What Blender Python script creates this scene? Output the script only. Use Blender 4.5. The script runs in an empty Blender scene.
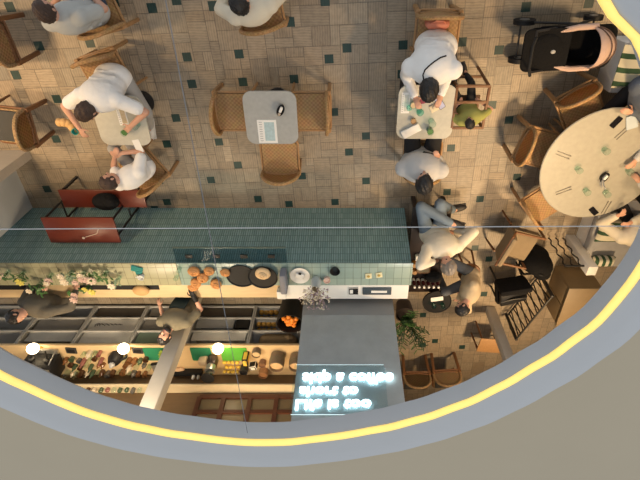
import bpy, bmesh, math, random
from mathutils import Vector, Matrix, Quaternion
random.seed(11)
R = math.radians
SC = bpy.context.scene
COL = SC.collection
V = Vector

# ---------------------------------------------------------------- camera model
F, CX, CY, H = 460.0, 345.0, 240.0, 6.2
TILT = math.atan(320/460.0)
SN, CS = math.sin(TILT), math.cos(TILT)
def P(px, py, z=0.0):
    u = (px-CX)/F; v = (py-CY)/F
    d = V((u, -SN-CS*v, -CS+SN*v)); k = (z-H)/d.z
    return V((0, 0, H))+d*k
def PY(px, py, Y):
    u = (px-CX)/F; v = (py-CY)/F
    d = V((u, -SN-CS*v, -CS+SN*v)); k = Y/d.y
    return V((0, 0, H))+d*k
cam = bpy.data.objects.new('camera', bpy.data.cameras.new('camera'))
COL.objects.link(cam)
cam.matrix_world = Matrix(((1, 0, 0, 0), (0, CS, SN, 0), (0, -SN, CS, H), (0, 0, 0, 1)))
cam.data.sensor_width = 36; cam.data.lens = F/640*36
cam.data.shift_x = -(CX-320)/640
cam.data.clip_start = 0.05
SC.camera = cam

# ---------------------------------------------------------------- materials
MATS = {}
def M(name, col=(.5, .5, .5), rough=.6, metal=0, var=.12, scale=9, bump=0, bscale=70, emit=0, ecol=None, stretch=None, spec=None):
    if name in MATS: return MATS[name]
    m = bpy.data.materials.new(name); m.use_nodes = True
    nt = m.node_tree; n = nt.nodes; l = nt.links
    b = n['Principled BSDF']
    b.inputs['Roughness'].default_value = rough; b.inputs['Metallic'].default_value = metal
    if spec is not None: b.inputs['Specular IOR Level'].default_value = spec
    tc = n.new('ShaderNodeTexCoord'); vec = tc.outputs['Object']
    if stretch:
        mp = n.new('ShaderNodeMapping'); mp.inputs['Scale'].default_value = stretch
        l.new(vec, mp.inputs['Vector']); vec = mp.outputs['Vector']
    nz = n.new('ShaderNodeTexNoise'); nz.inputs['Scale'].default_value = scale; nz.inputs['Detail'].default_value = 4
    l.new(vec, nz.inputs['Vector'])
    mx = n.new('ShaderNodeMix'); mx.data_type = 'RGBA'
    mx.inputs[6].default_value = [c*(1-var) for c in col]+[1]
    mx.inputs[7].default_value = [min(1, c*(1+var)) for c in col]+[1]
    l.new(nz.outputs['Fac'], mx.inputs[0]); l.new(mx.outputs[2], b.inputs['Base Color'])
    if bump:
        n2 = n.new('ShaderNodeTexNoise'); n2.inputs['Scale'].default_value = bscale; n2.inputs['Detail'].default_value = 3
        l.new(vec, n2.inputs['Vector'])
        bp = n.new('ShaderNodeBump'); bp.inputs['Strength'].default_value = bump; bp.inputs['Distance'].default_value = .02
        l.new(n2.outputs['Fac'], bp.inputs['Height']); l.new(bp.outputs['Normal'], b.inputs['Normal'])
    if emit:
        b.inputs['Emission Color'].default_value = list(ecol or col)+[1]; b.inputs['Emission Strength'].default_value = emit
    MATS[name] = m; return m
def glass(name, tint=(.9, .97, .95), gl=.22):
    if name in MATS: return MATS[name]
    m = bpy.data.materials.new(name); m.use_nodes = True; nt = m.node_tree; n = nt.nodes; l = nt.links
    n.remove(n['Principled BSDF'])
    t = n.new('ShaderNodeBsdfTransparent'); t.inputs['Color'].default_value = list(tint)+[1]
    g = n.new('ShaderNodeBsdfGlossy'); g.inputs['Roughness'].default_value = .08
    fr = n.new('ShaderNodeLayerWeight'); fr.inputs['Blend'].default_value = .5
    pw = n.new('ShaderNodeMath'); pw.operation = 'POWER'; pw.inputs[1].default_value = 3; l.new(fr.outputs['Facing'], pw.inputs[0])
    ad = n.new('ShaderNodeMath'); ad.operation = 'MULTIPLY_ADD'; ad.inputs[1].default_value = .45; ad.inputs[2].default_value = gl*.25; l.new(pw.outputs[0], ad.inputs[0])
    mx = n.new('ShaderNodeMixShader'); l.new(ad.outputs[0], mx.inputs[0]); l.new(t.outputs[0], mx.inputs[1]); l.new(g.outputs[0], mx.inputs[2])
    l.new(mx.outputs[0], n['Material Output'].inputs['Surface']); MATS[name] = m; return m
def weave(name, c1, c2, scale=45, rough=.65):
    m = bpy.data.materials.new(name); m.use_nodes = True; nt = m.node_tree; n = nt.nodes; l = nt.links
    b = n['Principled BSDF']; b.inputs['Roughness'].default_value = rough
    tc = n.new('ShaderNodeTexCoord'); ck = n.new('ShaderNodeTexChecker'); ck.inputs['Scale'].default_value = scale
    ck.inputs['Color1'].default_value = list(c1)+[1]; ck.inputs['Color2'].default_value = list(c2)+[1]
    l.new(tc.outputs['Object'], ck.inputs['Vector'])
    nz = n.new('ShaderNodeTexNoise'); nz.inputs['Scale'].default_value = 14; l.new(tc.outputs['Object'], nz.inputs['Vector'])
    mx = n.new('ShaderNodeMix'); mx.data_type = 'RGBA'; mx.blend_type = 'MULTIPLY'; mx.inputs[0].default_value = .35
    l.new(ck.outputs['Color'], mx.inputs[6]); l.new(nz.outputs['Color'], mx.inputs[7]); l.new(mx.outputs[2], b.inputs['Base Color'])
    bp = n.new('ShaderNodeBump'); bp.inputs['Strength'].default_value = .4; bp.inputs['Distance'].default_value = .01
    l.new(ck.outputs['Fac'], bp.inputs['Height']); l.new(bp.outputs['Normal'], b.inputs['Normal'])
    MATS[name] = m; return m
def tilemat(name, c1, c2, mortar, w, h, axes='XZ', rough=.25, bump=.5, off=0.0, ms=.004):
    m = bpy.data.materials.new(name); m.use_nodes = True; nt = m.node_tree; n = nt.nodes; l = nt.links
    b = n['Principled BSDF']; b.inputs['Roughness'].default_value = rough
    tc = n.new('ShaderNodeTexCoord'); sp = n.new('ShaderNodeSeparateXYZ'); cb = n.new('ShaderNodeCombineXYZ')
    l.new(tc.outputs['Object'], sp.inputs[0]); l.new(sp.outputs[axes[0]], cb.inputs['X']); l.new(sp.outputs[axes[1]], cb.inputs['Y'])
    br = n.new('ShaderNodeTexBrick'); br.offset = off; br.inputs['Scale'].default_value = 1
    br.inputs['Color1'].default_value = list(c1)+[1]; br.inputs['Color2'].default_value = list(c2)+[1]; br.inputs['Mortar'].default_value = list(mortar)+[1]
    br.inputs['Brick Width'].default_value = w; br.inputs['Row Height'].default_value = h; br.inputs['Mortar Size'].default_value = ms; br.inputs['Mortar Smooth'].default_value = .6
    l.new(cb.outputs[0], br.inputs['Vector']); l.new(br.outputs['Color'], b.inputs['Base Color'])
    bp = n.new('ShaderNodeBump'); bp.invert = True; bp.inputs['Strength'].default_value = bump; bp.inputs['Distance'].default_value = .012
    l.new(br.outputs['Fac'], bp.inputs['Height']); l.new(bp.outputs['Normal'], b.inputs['Normal'])
    MATS[name] = m; return m
def stripes(name, c1, c2, axis, freq, duty=.5):
    m = bpy.data.materials.new(name); m.use_nodes = True; nt = m.node_tree; n = nt.nodes; l = nt.links
    b = n['Principled BSDF']; b.inputs['Roughness'].default_value = .85
    tc = n.new('ShaderNodeTexCoord'); sp = n.new('ShaderNodeSeparateXYZ'); l.new(tc.outputs['Object'], sp.inputs[0])
    mu = n.new('ShaderNodeMath'); mu.operation = 'MULTIPLY'; mu.inputs[1].default_value = freq; l.new(sp.outputs[axis], mu.inputs[0])
    fr = n.new('ShaderNodeMath'); fr.operation = 'FRACT'; l.new(mu.outputs[0], fr.inputs[0])
    gt = n.new('ShaderNodeMath'); gt.operation = 'GREATER_THAN'; gt.inputs[1].default_value = duty; l.new(fr.outputs[0], gt.inputs[0])
    mx = n.new('ShaderNodeMix'); mx.data_type = 'RGBA'; mx.inputs[6].default_value = list(c1)+[1]; mx.inputs[7].default_value = list(c2)+[1]
    l.new(gt.outputs[0], mx.inputs[0]); l.new(mx.outputs[2], b.inputs['Base Color']); MATS[name] = m; return m

WICK = weave('wicker', (.50, .30, .13), (.38, .22, .09), 38)
WICKD = weave('wicker_pale', (.44, .29, .15), (.30, .19, .09), 38)
WOOD = M('oak', (.36, .20, .085), .5, var=.25, scale=6, stretch=(8, 8, 1))
WOODD = M('walnut', (.17, .075, .03), .5, var=.3, scale=6, stretch=(8, 8, 1))
PINE = M('pale_pine', (.66, .49, .28), .5, var=.12, scale=5, stretch=(1, 12, 12))
BLACK = M('black_metal', (.015, .015, .016), .45)
BLACKF = M('black_fabric', (.008, .008, .009), .9, bump=.5, bscale=40, spec=.15)
BLACKP = M('black_plastic', (.014, .014, .015), .5, spec=.25)
WHITE = M('white_matt', (.78, .77, .74), .6, var=.04)
PAPER = M('paper', (.82, .81, .78), .8, var=.04)
STONE = M('pale_terrazzo', (.38, .38, .36), .35, var=.16, scale=22)
STONE_LIT = M('warm_lit_terrazzo', (.50, .49, .43), .35, var=.14, scale=20)  # the pale terrazzo again, with warmer, brighter light put into its colour
STONEW = M('cream_terrazzo', (.36, .345, .295), .35, var=.14, scale=16)
CONC = M('concrete', (.36, .38, .38), .75, var=.2, scale=5, bump=.15, bscale=25)
STEEL = M('steel', (.45, .45, .44), .35, metal=.8)
GREYP = M('grey_plastic', (.36, .36, .36), .5)
SKIN = M('skin', (.60, .33, .23), .5, var=.07)
GLASS = glass('clear_glass')
GLASST = glass('teal_glass', (.70, .92, .88), .3)
GLASSG = glass('grey_acrylic', (.72, .76, .78), .2)
LEAF = M('leaf', (.05, .13, .03), .5, var=.4, scale=20)
LEAFD = M('dark_leaf', (.018, .05, .016), .5, var=.4, scale=20)
TEALM = M('teal_ceramic', (.03, .36, .33), .3)
BREAD = M('crust', (.58, .27, .09), .6, var=.3, scale=30)
ORANGE = M('orange_peel', (.85, .27, .03), .45, var=.15)
YELLOW = M('lemon_peel', (.85, .58, .08), .45, var=.12)

# ---------------------------------------------------------------- mesh helpers
def bmn(): return bmesh.new()
def _mx(c, rot=None, sc=None):
    m = Matrix.Translation(V(c))
    if rot is not None: m = m @ (rot.to_4x4() if hasattr(rot, 'to_4x4') else rot)
    if sc is not None: m = m @ Matrix.Diagonal((*sc, 1))
    return m
def _tag(bm, n0, mi):
    if mi:
        bm.faces.ensure_lookup_table()
        for f in bm.faces[n0:]: f.material_index = mi
def box(bm, c, s, rot=None, bev=0, mi=0, seg=2):
    n0 = len(bm.faces)
    r = bmesh.ops.create_cube(bm, size=1, matrix=_mx(c, rot, s))
    if bev:
        es = list({e for v in r['verts'] for e in v.link_edges})
        r2 = bmesh.ops.bevel(bm, geom=es, offset=min(bev, min(s)*.49), segments=seg, affect='EDGES', profile=.5)
    _tag(bm, n0, mi); return bm
def boxx(bm, x0, x1, y0, y1, z0, z1, bev=0, mi=0):
    return box(bm, ((x0+x1)/2, (y0+y1)/2, (z0+z1)/2), (abs(x1-x0), abs(y1-y0), abs(z1-z0)), None, bev, mi)
def rotto(d): return V((0, 0, 1)).rotation_difference(V(d).normalized()).to_matrix()
def cyl(bm, p0, p1, r0, r1=None, n=12, mi=0):
    p0, p1 = V(p0), V(p1); n0 = len(bm.faces); d = p1-p0
    if d.length < 1e-6: return bm
    bmesh.ops.create_cone(bm, cap_ends=True, segments=n, radius1=r0, radius2=r0 if r1 is None else r1, depth=d.length, matrix=_mx((p0+p1)/2, rotto(d)))
    _tag(bm, n0, mi); return bm
def ell(bm, c, r, rot=None, n=2, mi=0):
    n0 = len(bm.faces); r = (r, r, r) if not hasattr(r, '__len__') else r
    bmesh.ops.create_icosphere(bm, subdivisions=n, radius=1, matrix=_mx(c, rot, r)); _tag(bm, n0, mi); return bm
def cap(bm, p0, p1, r0, r1=None, n=14, sub=2):
    r1 = r0 if r1 is None else r1
    cyl(bm, p0, p1, r0, r1, n); ell(bm, p0, r0, n=sub); ell(bm, p1, r1, n=sub); return bm
def tube(bm, pts, r, n=8, mi=0, closed=False):
    pts = [V(p) for p in pts]; k = len(pts); n0 = len(bm.faces); rings = []; up = None
    for i, p in enumerate(pts):
        a = pts[(i-1) % k] if (closed or i) else pts[i]; b = pts[(i+1) % k] if (closed or i < k-1) else pts[i]
        t = (b-a).normalized()
        if up is None: up = t.orthogonal().normalized()
        up = (up-t*up.dot(t)).normalized(); s = t.cross(up)
        rr = r(i/(k-1)) if callable(r) else r
        rings.append([bm.verts.new(p+(up*math.cos(2*math.pi*j/n)+s*math.sin(2*math.pi*j/n))*rr) for j in range(n)])
    m = k if closed else k-1
    for i in range(m):
        A, B = rings[i], rings[(i+1) % k]
        for j in range(n): bm.faces.new((A[j], A[(j+1) % n], B[(j+1) % n], B[j]))
    if not closed: bm.faces.new(rings[0][::-1]); bm.faces.new(rings[-1])
    _tag(bm, n0, mi); return bm
def lathe(bm, prof, c=(0, 0, 0), n=20, mi=0, rot=None):
    n0 = len(bm.faces); rings = []; mm = _mx(c, rot)
    for r, z in prof:
        if r < 1e-5: rings.append([bm.verts.new(mm @ V((0, 0, z)))])
        else: rings.append([bm.verts.new(mm @ V((r*math.cos(2*math.pi*j/n), r*math.sin(2*math.pi*j/n), z))) for j in range(n)])
    for A, B in zip(rings, rings[1:]):
        for j in range(n):
            a, b = A[j % len(A)], A[(j+1) % len(A)]; c2, d = B[(j+1) % len(B)], B[j % len(B)]
            fs = []
            for v in (a, b, c2, d):
                if v not in fs: fs.append(v)
            if len(fs) > 2:
                try: bm.faces.new(fs)
                except ValueError: pass
    _tag(bm, n0, mi); return bm
def prism(bm, poly, z0, z1, mi=0, mm=None):
    n0 = len(bm.faces); mm = mm or Matrix()
    a = [bm.verts.new(mm @ V((x, y, z0))) for x, y in poly]; b = [bm.verts.new(mm @ V((x, y, z1))) for x, y in poly]
    k = len(poly); bm.faces.new(a[::-1]); bm.faces.new(b)
    for i in range(k): bm.faces.new((a[i], a[(i+1) % k], b[(i+1) % k], b[i]))
    _tag(bm, n0, mi); return bm
def rrect(w, h, r, n=5):
    out = []
    for cx, cy, a0 in ((w/2-r, h/2-r, 0), (-w/2+r, h/2-r, 90), (-w/2+r, -h/2+r, 180), (w/2-r, -h/2+r, 270)):
        for i in range(n+1):
            a = R(a0+90*i/n); out.append((cx+r*math.cos(a), cy+r*math.sin(a)))
    return out
def finish(bm, name, mats, smooth=True):
    bmesh.ops.recalc_face_normals(bm, faces=bm.faces)
    me = bpy.data.meshes.new(name); bm.to_mesh(me); bm.free()
    for m in (mats if isinstance(mats, (list, tuple)) else [mats]): me.materials.append(m)
    if smooth:
        me.polygons.foreach_set('use_smooth', [True]*len(me.polygons))
        try: me.set_sharp_from_angle(angle=R(40))
        except Exception: pass
    return me
def part(name, bm, mats, parent=None, loc=None, rot=None, smooth=True, label=None):
    o = bpy.data.objects.new(name, finish(bm, name, mats, smooth)); COL.objects.link(o)
    if parent is not None: o.parent = parent
    if loc is not None: o.location = loc
    if rot is not None: o.rotation_euler = rot
    if label: o['label'] = label
    return o
def tag(o, label, cat, group=None):
    o['label'] = label; o['category'] = cat
    if group: o['group'] = group
    return o
def thing(name, label, cat, loc=(0, 0, 0), rz=0, group=None):
    o = bpy.data.objects.new(name, None); COL.objects.link(o); o.empty_display_size = .1
    o.location = loc; o.rotation_euler = (0, 0, rz); return tag(o, label, cat, group)
def solo(name, bm, mats, label, cat, loc=(0, 0, 0), rz=0, group=None, smooth=True):
    return tag(part(name, bm, mats, None, loc, (0, 0, rz), smooth), label, cat, group)
def struct(name, bm, mats, loc=None, smooth=False):
    o = part(name, bm, mats, None, loc, None, smooth); o['kind'] = 'structure'; return o
def dup(root, loc, rz, label, group=None):
    r = root.copy(); COL.objects.link(r); r.location = loc; r.rotation_euler = (0, 0, rz); r['label'] = label
    if group: r['group'] = group
    for ch in list(root.children):
        c = ch.copy(); COL.objects.link(c); c.parent = r
        for g in list(ch.children):
            d = g.copy(); COL.objects.link(d); d.parent = c
    return r
def yaw(d): return math.atan2(-d[0], d[1])        # local +Y is turned onto d

# ---------------------------------------------------------------- setting: floor
def build_floor():
    rot = R(2.6); cr, sr = math.cos(rot), math.sin(rot); p = .118
    x0, x1, y0, y1 = -76, 50, -76, 8
    used = set(); bm = bmn(); cl = bm.loops.layers.float_color.new('tile')
    def W(a, b, z): return (a*cr-b*sr, a*sr+b*cr, z)
    def quad(a0, a1, b0, b1, z, col, ori=0):
        f = bm.faces.new([bm.verts.new(W(*q, z)) for q in ((a0, b0), (a1, b0), (a1, b1), (a0, b1))])
        for lp in f.loops: lp[cl] = (*col, ori)
    quad(x0*p, x1*p, y0*p, y1*p, -.003, (.17, .14, .105))
    dark = [(10, 7), (114, 2), (152, 8), (39, 46), (90, 43), (16, 75), (57, 99), (176, 0), (213, 6), (290, 22), (187, 57), (239, 54), (192, 84), (243, 82), (294, 79), (176, 118), (325, 1), (347, 48), (329, 59), (403, 45), (402, 74), (462, 42), (334, 112), (526, 7), (589, 3), (499, 50), (492, 105), (509, 120), (56, 139), (47, 189), (159, 181), (155, 209), (167, 144), (219, 142), (238, 165), (211, 180), (167, 202), (258, 199), (289, 204), (302, 176), (366, 136), (349, 152), (366, 181), (335, 202), (451, 148), (447, 192), (480, 199), (517, 177), (489, 259), (484, 294), (475, 248), (423, 315), (435, 341), (422, 345), (462, 347)]
    kinds = [(2, 2)]*7+[(2, 1)]*4+[(1, 2)]*4+[(3, 2)]*2+[(2, 3)]*2+[(1, 1)]
    g = .004
    for j in range(y0, y1):
        for i in range(x0, x1):
            if (i, j) in used: continue
            for w, h in random.sample(kinds, len(kinds))+[(1, 1)]:
                cells = [(i+a, j+b) for a in range(w) for b in range(h)]
                if all(c not in used and c[0] < x1 and c[1] < y1 for c in cells): break
            used.update(cells)
            s = random.gauss(1, .085); t = random.gauss(0, .02)
            c = (.29*s*(1+t), .237*s, .174*s*(1-t))
            ori = random.random()
            quad(i*p+g, (i+w)*p-g, j*p+g, (j+h)*p-g, 0, c, ori)
            if random.random() < .28:      # scored lines in some of the tiles
                m = random.choice((2, 3)); dk = tuple(v*.8 for v in c)
                for q in range(1, m*max(w, h)):
                    if ori < .5: u = i*p+w*p*q/(m*max(w, h)); quad(u-.003, u+.003, j*p+g, (j+h)*p-g, .0006, dk, ori)
                    else: u = j*p+h*p*q/(m*max(w, h)); quad(i*p+g, (i+w)*p-g, u-.003, u+.003, .0006, dk, ori)
    for px, py in dark:
        q = P(px, py); a = q.x*cr+q.y*sr; b = -q.x*sr+q.y*cr
        quad(a-.057, a+.057, b-.055, b+.055, .001, (.010, .038, .034))
    m = bpy.data.materials.new('floor_tiles'); m.use_nodes = True; nt = m.node_tree; n = nt.nodes; l = nt.links
    b = n['Principled BSDF']; b.inputs['Roughness'].default_value = .5
    at = n.new('ShaderNodeVertexColor'); at.layer_name = 'tile'
    tc = n.new('ShaderNodeTexCoord'); nz = n.new('ShaderNodeTexNoise'); nz.inputs['Scale'].default_value = 16; nz.inputs['Detail'].default_value = 6
    l.new(tc.outputs['Object'], nz.inputs['Vector'])
    wv = n.new('ShaderNodeTexWave'); wv.inputs['Scale'].default_value = 10; wv.inputs['Distortion'].default_value = 3; wv.inputs['Detail'].default_value = 2; l.new(tc.outputs['Object'], wv.inputs['Vector'])
    ad = n.new('ShaderNodeMath'); ad.operation = 'MULTIPLY_ADD'; ad.inputs[1].default_value = .22; ad.inputs[2].default_value = .62; wv2 = n.new('ShaderNodeTexWave'); wv2.bands_direction = 'Y'; wv2.inputs['Scale'].default_value = 10; wv2.inputs['Distortion'].default_value = 3; wv2.inputs['Detail'].default_value = 2; l.new(tc.outputs['Object'], wv2.inputs['Vector'])
    gt = n.new('ShaderNodeMath'); gt.operation = 'GREATER_THAN'; gt.inputs[1].default_value = .5; l.new(at.outputs['Alpha'], gt.inputs[0])
    wm = n.new('ShaderNodeMix'); l.new(gt.outputs[0], wm.inputs[0]); l.new(wv.outputs['Fac'], wm.inputs[2]); l.new(wv2.outputs['Fac'], wm.inputs[3]); l.new(wm.outputs[0], ad.inputs[0])
    a2 = n.new('ShaderNodeMath'); a2.operation = 'MULTIPLY_ADD'; a2.inputs[1].default_value = .6; l.new(nz.outputs['Fac'], a2.inputs[0]); l.new(ad.outputs[0], a2.inputs[2])
    mx = n.new('ShaderNodeVectorMath'); mx.operation = 'SCALE'; l.new(at.outputs['Color'], mx.inputs[0]); l.new(a2.outputs[0], mx.inputs['Scale'])
    l.new(mx.outputs[0], b.inputs['Base Color'])
    bm.normal_update()
    me = bpy.data.meshes.new('floor'); bm.to_mesh(me); bm.free(); me.materials.append(m)
    o = bpy.data.objects.new('floor', me); COL.objects.link(o); o['kind'] = 'structure'
build_floor()

# ---------------------------------------------------------------- setting: ceiling with the round opening
LEDPX = [(-45, 342), (-20, 360), (0, 371), (40, 390), (80, 407.5), (120, 420), (160, 429), (200, 435), (240, 439.5), (280, 440), (320, 436), (360, 430), (400, 422), (440, 410), (480, 394), (520, 372), (560, 347), (600, 315), (640, 262), (660, 205), (664, 150), (655, 100), (638, 60), (600, 0), (575, -35)]
ZM = 3.9
CC = V((-.62, -1.5))
_pol = []
for q in LEDPX:
    w = P(*q, ZM); d = V((w.x, w.y))-CC; _pol.append((math.atan2(d.y, d.x) % (2*math.pi), d.length))
for a, r in ((60, 2.28), (85, 2.25), (110, 2.28), (135, 2.35), (160, 2.42)): _pol.append((R(a), r))
_pol.sort()
def rimr(th):
    th %= 2*math.pi
    # smooth kernel regression through the sampled edge
    s = w = 0
    for a, r in _pol:
        d = (th-a+math.pi) % (2*math.pi)-math.pi; k = math.exp(-(d/.085)**2)+1e-12; s += k*r; w += k
    return s/w
NR = 180
def ring(off, z):
    out = []
    for i in range(NR):
        th = 2*math.pi*i/NR; r = rimr(th)+(off(th) if callable(off) else off); out.append((CC.x+r*math.cos(th), CC.y+r*math.sin(th), z))
    return out
def cove_reflection(th):      # cove's mirror reflection, deeper on the bar side, tilted up to catch skylight
    s = math.sin(th); pts = ((-1, -.105), (-.4, -.06), (-.1, -.025), (.2, .022), (1, .022))
    for (a, p), (b, q) in zip(pts, pts[1:]):
        if s <= b: return p+(q-p)*max(0, (s-a)/(b-a))
def bandmesh(prof, mis):
    bm = bmn(); rs = [[bm.verts.new(v) for v in ring(o, z)] for o, z in prof]
    for k, (A, B) in enumerate(zip(rs, rs[1:])):
        for i in range(NR):
            f = bm.faces.new((A[i], A[(i+1) % NR], B[(i+1) % NR], B[i])); f.material_index = mis[k]; f.smooth = True
    return bm
COVE = M('cove_cool_light', (.42, .42, .425), .6, var=.03, scale=2)  # cool daylight put into the colour of a cove presumed white
CEIL = M('ceiling_warm_bounce', (.385, .32, .225), .8, var=.05, scale=1.2)  # warm bounced light put into the colour of the flat ceiling
prof = [(6.0, 3.645), (.34, 3.645), (.10, 3.67), (cove_reflection, 3.795), (.022, 3.882), (.02, 3.885), (.02, 3.925), (.04, 3.93), (.11, 3.995), (.15, 4.015), (.20, 4.03), (.28, 4.038), (6.0, 4.04)]
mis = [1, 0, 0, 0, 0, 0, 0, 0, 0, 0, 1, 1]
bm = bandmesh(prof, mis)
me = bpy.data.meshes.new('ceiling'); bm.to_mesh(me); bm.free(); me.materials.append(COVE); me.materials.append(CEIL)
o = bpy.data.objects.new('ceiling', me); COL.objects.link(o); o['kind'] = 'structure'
LED = M('led_strip', (.9, .7, .2), .5, emit=1.0, ecol=(.62, .40, .09))
bm = bandmesh([(.02, 3.884), (.004, 3.886), (-.004, 3.9), (.004, 3.918), (.03, 3.938), (.034, 3.93), (.02, 3.925)], [0]*6)
me = bpy.data.meshes.new('light_strip'); bm.to_mesh(me); bm.free(); me.materials.append(LED)
o = bpy.data.objects.new('light_strip', me); COL.objects.link(o)
tag(o, 'glowing yellow light strip running around the rim of the round ceiling opening', 'light strip')
# joints of the panels that span the opening
SEAM = M('seam_dark', (.17, .17, .175), .8); SEAML = M('seam_pale', (.42, .42, .42), .7)
def seam(name, a, b, w):
    bm = bmn(); A, B = P(*a, ZM), P(*b, ZM); d = (B-A)
    box(bm, (A+B)/2, (d.length, w, .004), Matrix.Rotation(math.atan2(d.y, d.x), 3, 'Z')); struct(name, bm, SEAM if name == 'trim_1' else SEAML)
seam('trim_1', (158, -40), (247.5, 433), .004)
seam('trim_2', (-70, 229.5), (640, 226), .004)

# ---------------------------------------------------------------- setting: walls and columns
XW = P(36, 215).x
bm = bmn(); boxx(bm, XW-.16, XW, -3.695, -2.86, 0, 3.64); struct('wall_left', bm, M('white_plaster', (.50, .50, .48), .8, var=.08, scale=3))
bm = bmn(); boxx(bm, XW-.9, -4.57, -2.86, -2.73, 0, 3.64, .006); struct('trim_3', bm, M('beige_board', (.50, .43, .34), .7, stretch=(1, 1, 6)))
YW = -4.72
xl, xr = PY(304, 300, YW).x, PY(396, 330, YW).x
bm = bmn(); boxx(bm, xl, xr, YW-.5, YW, 0, 3.64)
struct('wall_front', bm, CONC)
bm = bmn(); boxx(bm, xl-.004, xr+.004, YW, YW+.006, 0, 1.33, mi=0); struct('trim_4', bm, M('grey_panel', (.25, .25, .25), .6, var=.06, scale=3))
bm = bmn(); boxx(bm, -9, 5.6, -9.0, -8.9, 0, 3.64); struct('wall_back', bm, M('brown_plaster', (.25, .18, .11), .8, scale=3))
bm = bmn(); boxx(bm, 5.5, 5.6, -8.9, 1.0, 0, 3.64); struct('wall_right', bm, M('tan_plaster', (.42, .34, .24), .8, scale=3))
YB = -6.42
bm = bmn(); boxx(bm, -9, xl, YB-.1, YB, 0, 3.64); struct('wall_bar', bm, M('brown_board', (.17, .105, .05), .7, var=.2, scale=6, stretch=(1, 1, 10)))
# window joinery above the back shelf
bm = bmn()
zA, zB = 1.50, 3.3
XS = [PY(x, 392, YB).x for x in (202, 226, 252, 278, 304)]
for x in XS: boxx(bm, x-.035, x+.035, YB, YB+.05, zA, zB)
for z in (zA, PY(250, 413, YB).z, zB): boxx(bm, XS[0], XS[-1], YB, YB+.045, z-.03, z+.03)
w1 = struct('window_1', bm, M('mahogany', (.085, .028, .014), .45, var=.25))
bm = bmn(); boxx(bm, XS[0], XS[-1], YB+.002, YB+.012, zA, zB)
pn = part('pane', bm, M('amber_pane', (.20, .15, .085), .3, var=.25, scale=3), w1)
CREAMC = M('column_paint', (.56, .52, .46), .8, var=.1, scale=6)
x1 = PY(170, 357, -5.25).x
bm = bmn(); boxx(bm, x1-.11, x1+.11, -5.36, -5.16, 0, 3.64, .02); struct('trim_5', bm, CREAMC, smooth=True)
b0 = P(490, 309)
bm = bmn(); boxx(bm, b0.x-.08, b0.x+.08, b0.y-.08, b0.y+.08, 0, 3.64, .02); struct('trim_6', bm, CREAMC, smooth=True)
p0 = P(4, 318, .9)
# ---------------------------------------------------------------- chairs
def make_chair(name, label, seatm, backm, frame, cushion=False):
    t = thing(name, label, 'chair')
    bm = bmn(); prism(bm, rrect(.46, .46, .05), .425, .455); part('seat', bm, seatm, t)
    if cushion:
        bm = bmn(); box(bm, (0, .01, .468), (.42, .42, .03), None, .014); part('cushion', bm, M('charcoal_seat', (.05, .05, .05), .8, bump=.3), t)
    bm = bmn(); pts = [(x, y, .43) for x, y in rrect(.50, .50, .06)]; tube(bm, pts, .016, 8, closed=True); part('seat_frame', bm, frame, t)
    for sx in (-1, 1):
        bm = bmn(); tube(bm, [(sx*.225, .225, .43), (sx*.235, .24, 0)], lambda k: .021-.006*k, 8); part('leg', bm, frame, t)
        bm = bmn(); box(bm, (sx*.232, -.232, .24), (.055, .045, .48), Matrix.Rotation(R(3*sx), 3, 'Y'), .012); part('leg', bm, frame, t)
    # half-moon back: straight foot, rounded top, slightly hollow and leaning
    def pt(a, b):      # a -1..1 across, b 0..1 up
        z = .46+.32*b; return V((a*.25, -.225+.015*b-.035*(1-a*a)+.02, z))
    n = 22; rim = []
    for i in range(n+1):
        a = math.pi*i/n; rim.append(pt(math.cos(a), .10+.90*math.sin(a)**.8 if 0 < i < n else .02))
    bm = bmn(); tube(bm, [pt(1, -.06)]+rim+[pt(-1, -.06)], .024, 8); part('back_rim', bm, backm, t)
    bm = bmn(); rows = []
    for j in range(7):
        row = []
        for i in range(13):
            a = -1+2*i/12; hb = .10+.88*max(0, 1-a*a)**.4; row.append(bm.verts.new(pt(a*.97, hb*j/6)))
        rows.append(row)
    for r1, r2 in zip(rows, rows[1:]):
        for i in range(12): bm.faces.new((r1[i], r1[i+1], r2[i+1], r2[i]))
    r = bmesh.ops.solidify(bm, geom=bm.faces[:], thickness=.012); part('back_panel', bm, backm, t)
    bm = bmn(); tube(bm, [pt(-1+2*i/8, 0) for i in range(9)], .014, 8); part('back_rail', bm, frame, t)
    return t
def at(px, py, z): q = P(px, py, z); return (q.x, q.y, 0)
CH = make_chair('wicker_chair', 'wicker chair on the near side of the empty square table, back toward the bar', WICK, WICK, WOOD)
CH.location = at(280, 158, .45); CH.rotation_euler.z = 0
G1 = 'wicker chairs around the empty square table'; CH['group'] = G1
dup(CH, at(235, 112, .45), yaw((1, 0)), 'wicker chair at the left side of the empty square table', G1)
dup(CH, at(311, 112, .45), yaw((-1, 0)), 'wicker chair at the right side of the empty square table', G1)
G2 = 'wicker chairs people sit on'
dup(CH, at(106, 74, .45), yaw((.28, -.96)), 'wicker chair under the man in a white t-shirt leaning over his table', G2)
dup(CH, at(144, 170, .45), yaw((-.5, .85)), 'wicker chair under the small person in white by the red bench', G2)
dup(CH, at(259, 6, .45), yaw((-.15, 1)), 'wicker chair under the person in cream at the top edge', G2)
dup(CH, at(95, 10, .45), yaw((-.25, 1)), 'wicker chair under the man in a grey t-shirt in the top left corner', G2)
dup(CH, at(437, 34, .45), yaw((0, -1)), 'wicker chair with a coral pink bag on it behind the man in white', G2)
dup(CH, (P(422, 162, .45).x, -2.66, 0), yaw((0, 1)), 'wicker chair under the person in pale grey holding a phone', G2)
CHD = make_chair('wicker_chair', 'brown wicker chair seen from behind in the far top left corner', WICKD, WICKD, WOODD, True)
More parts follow.
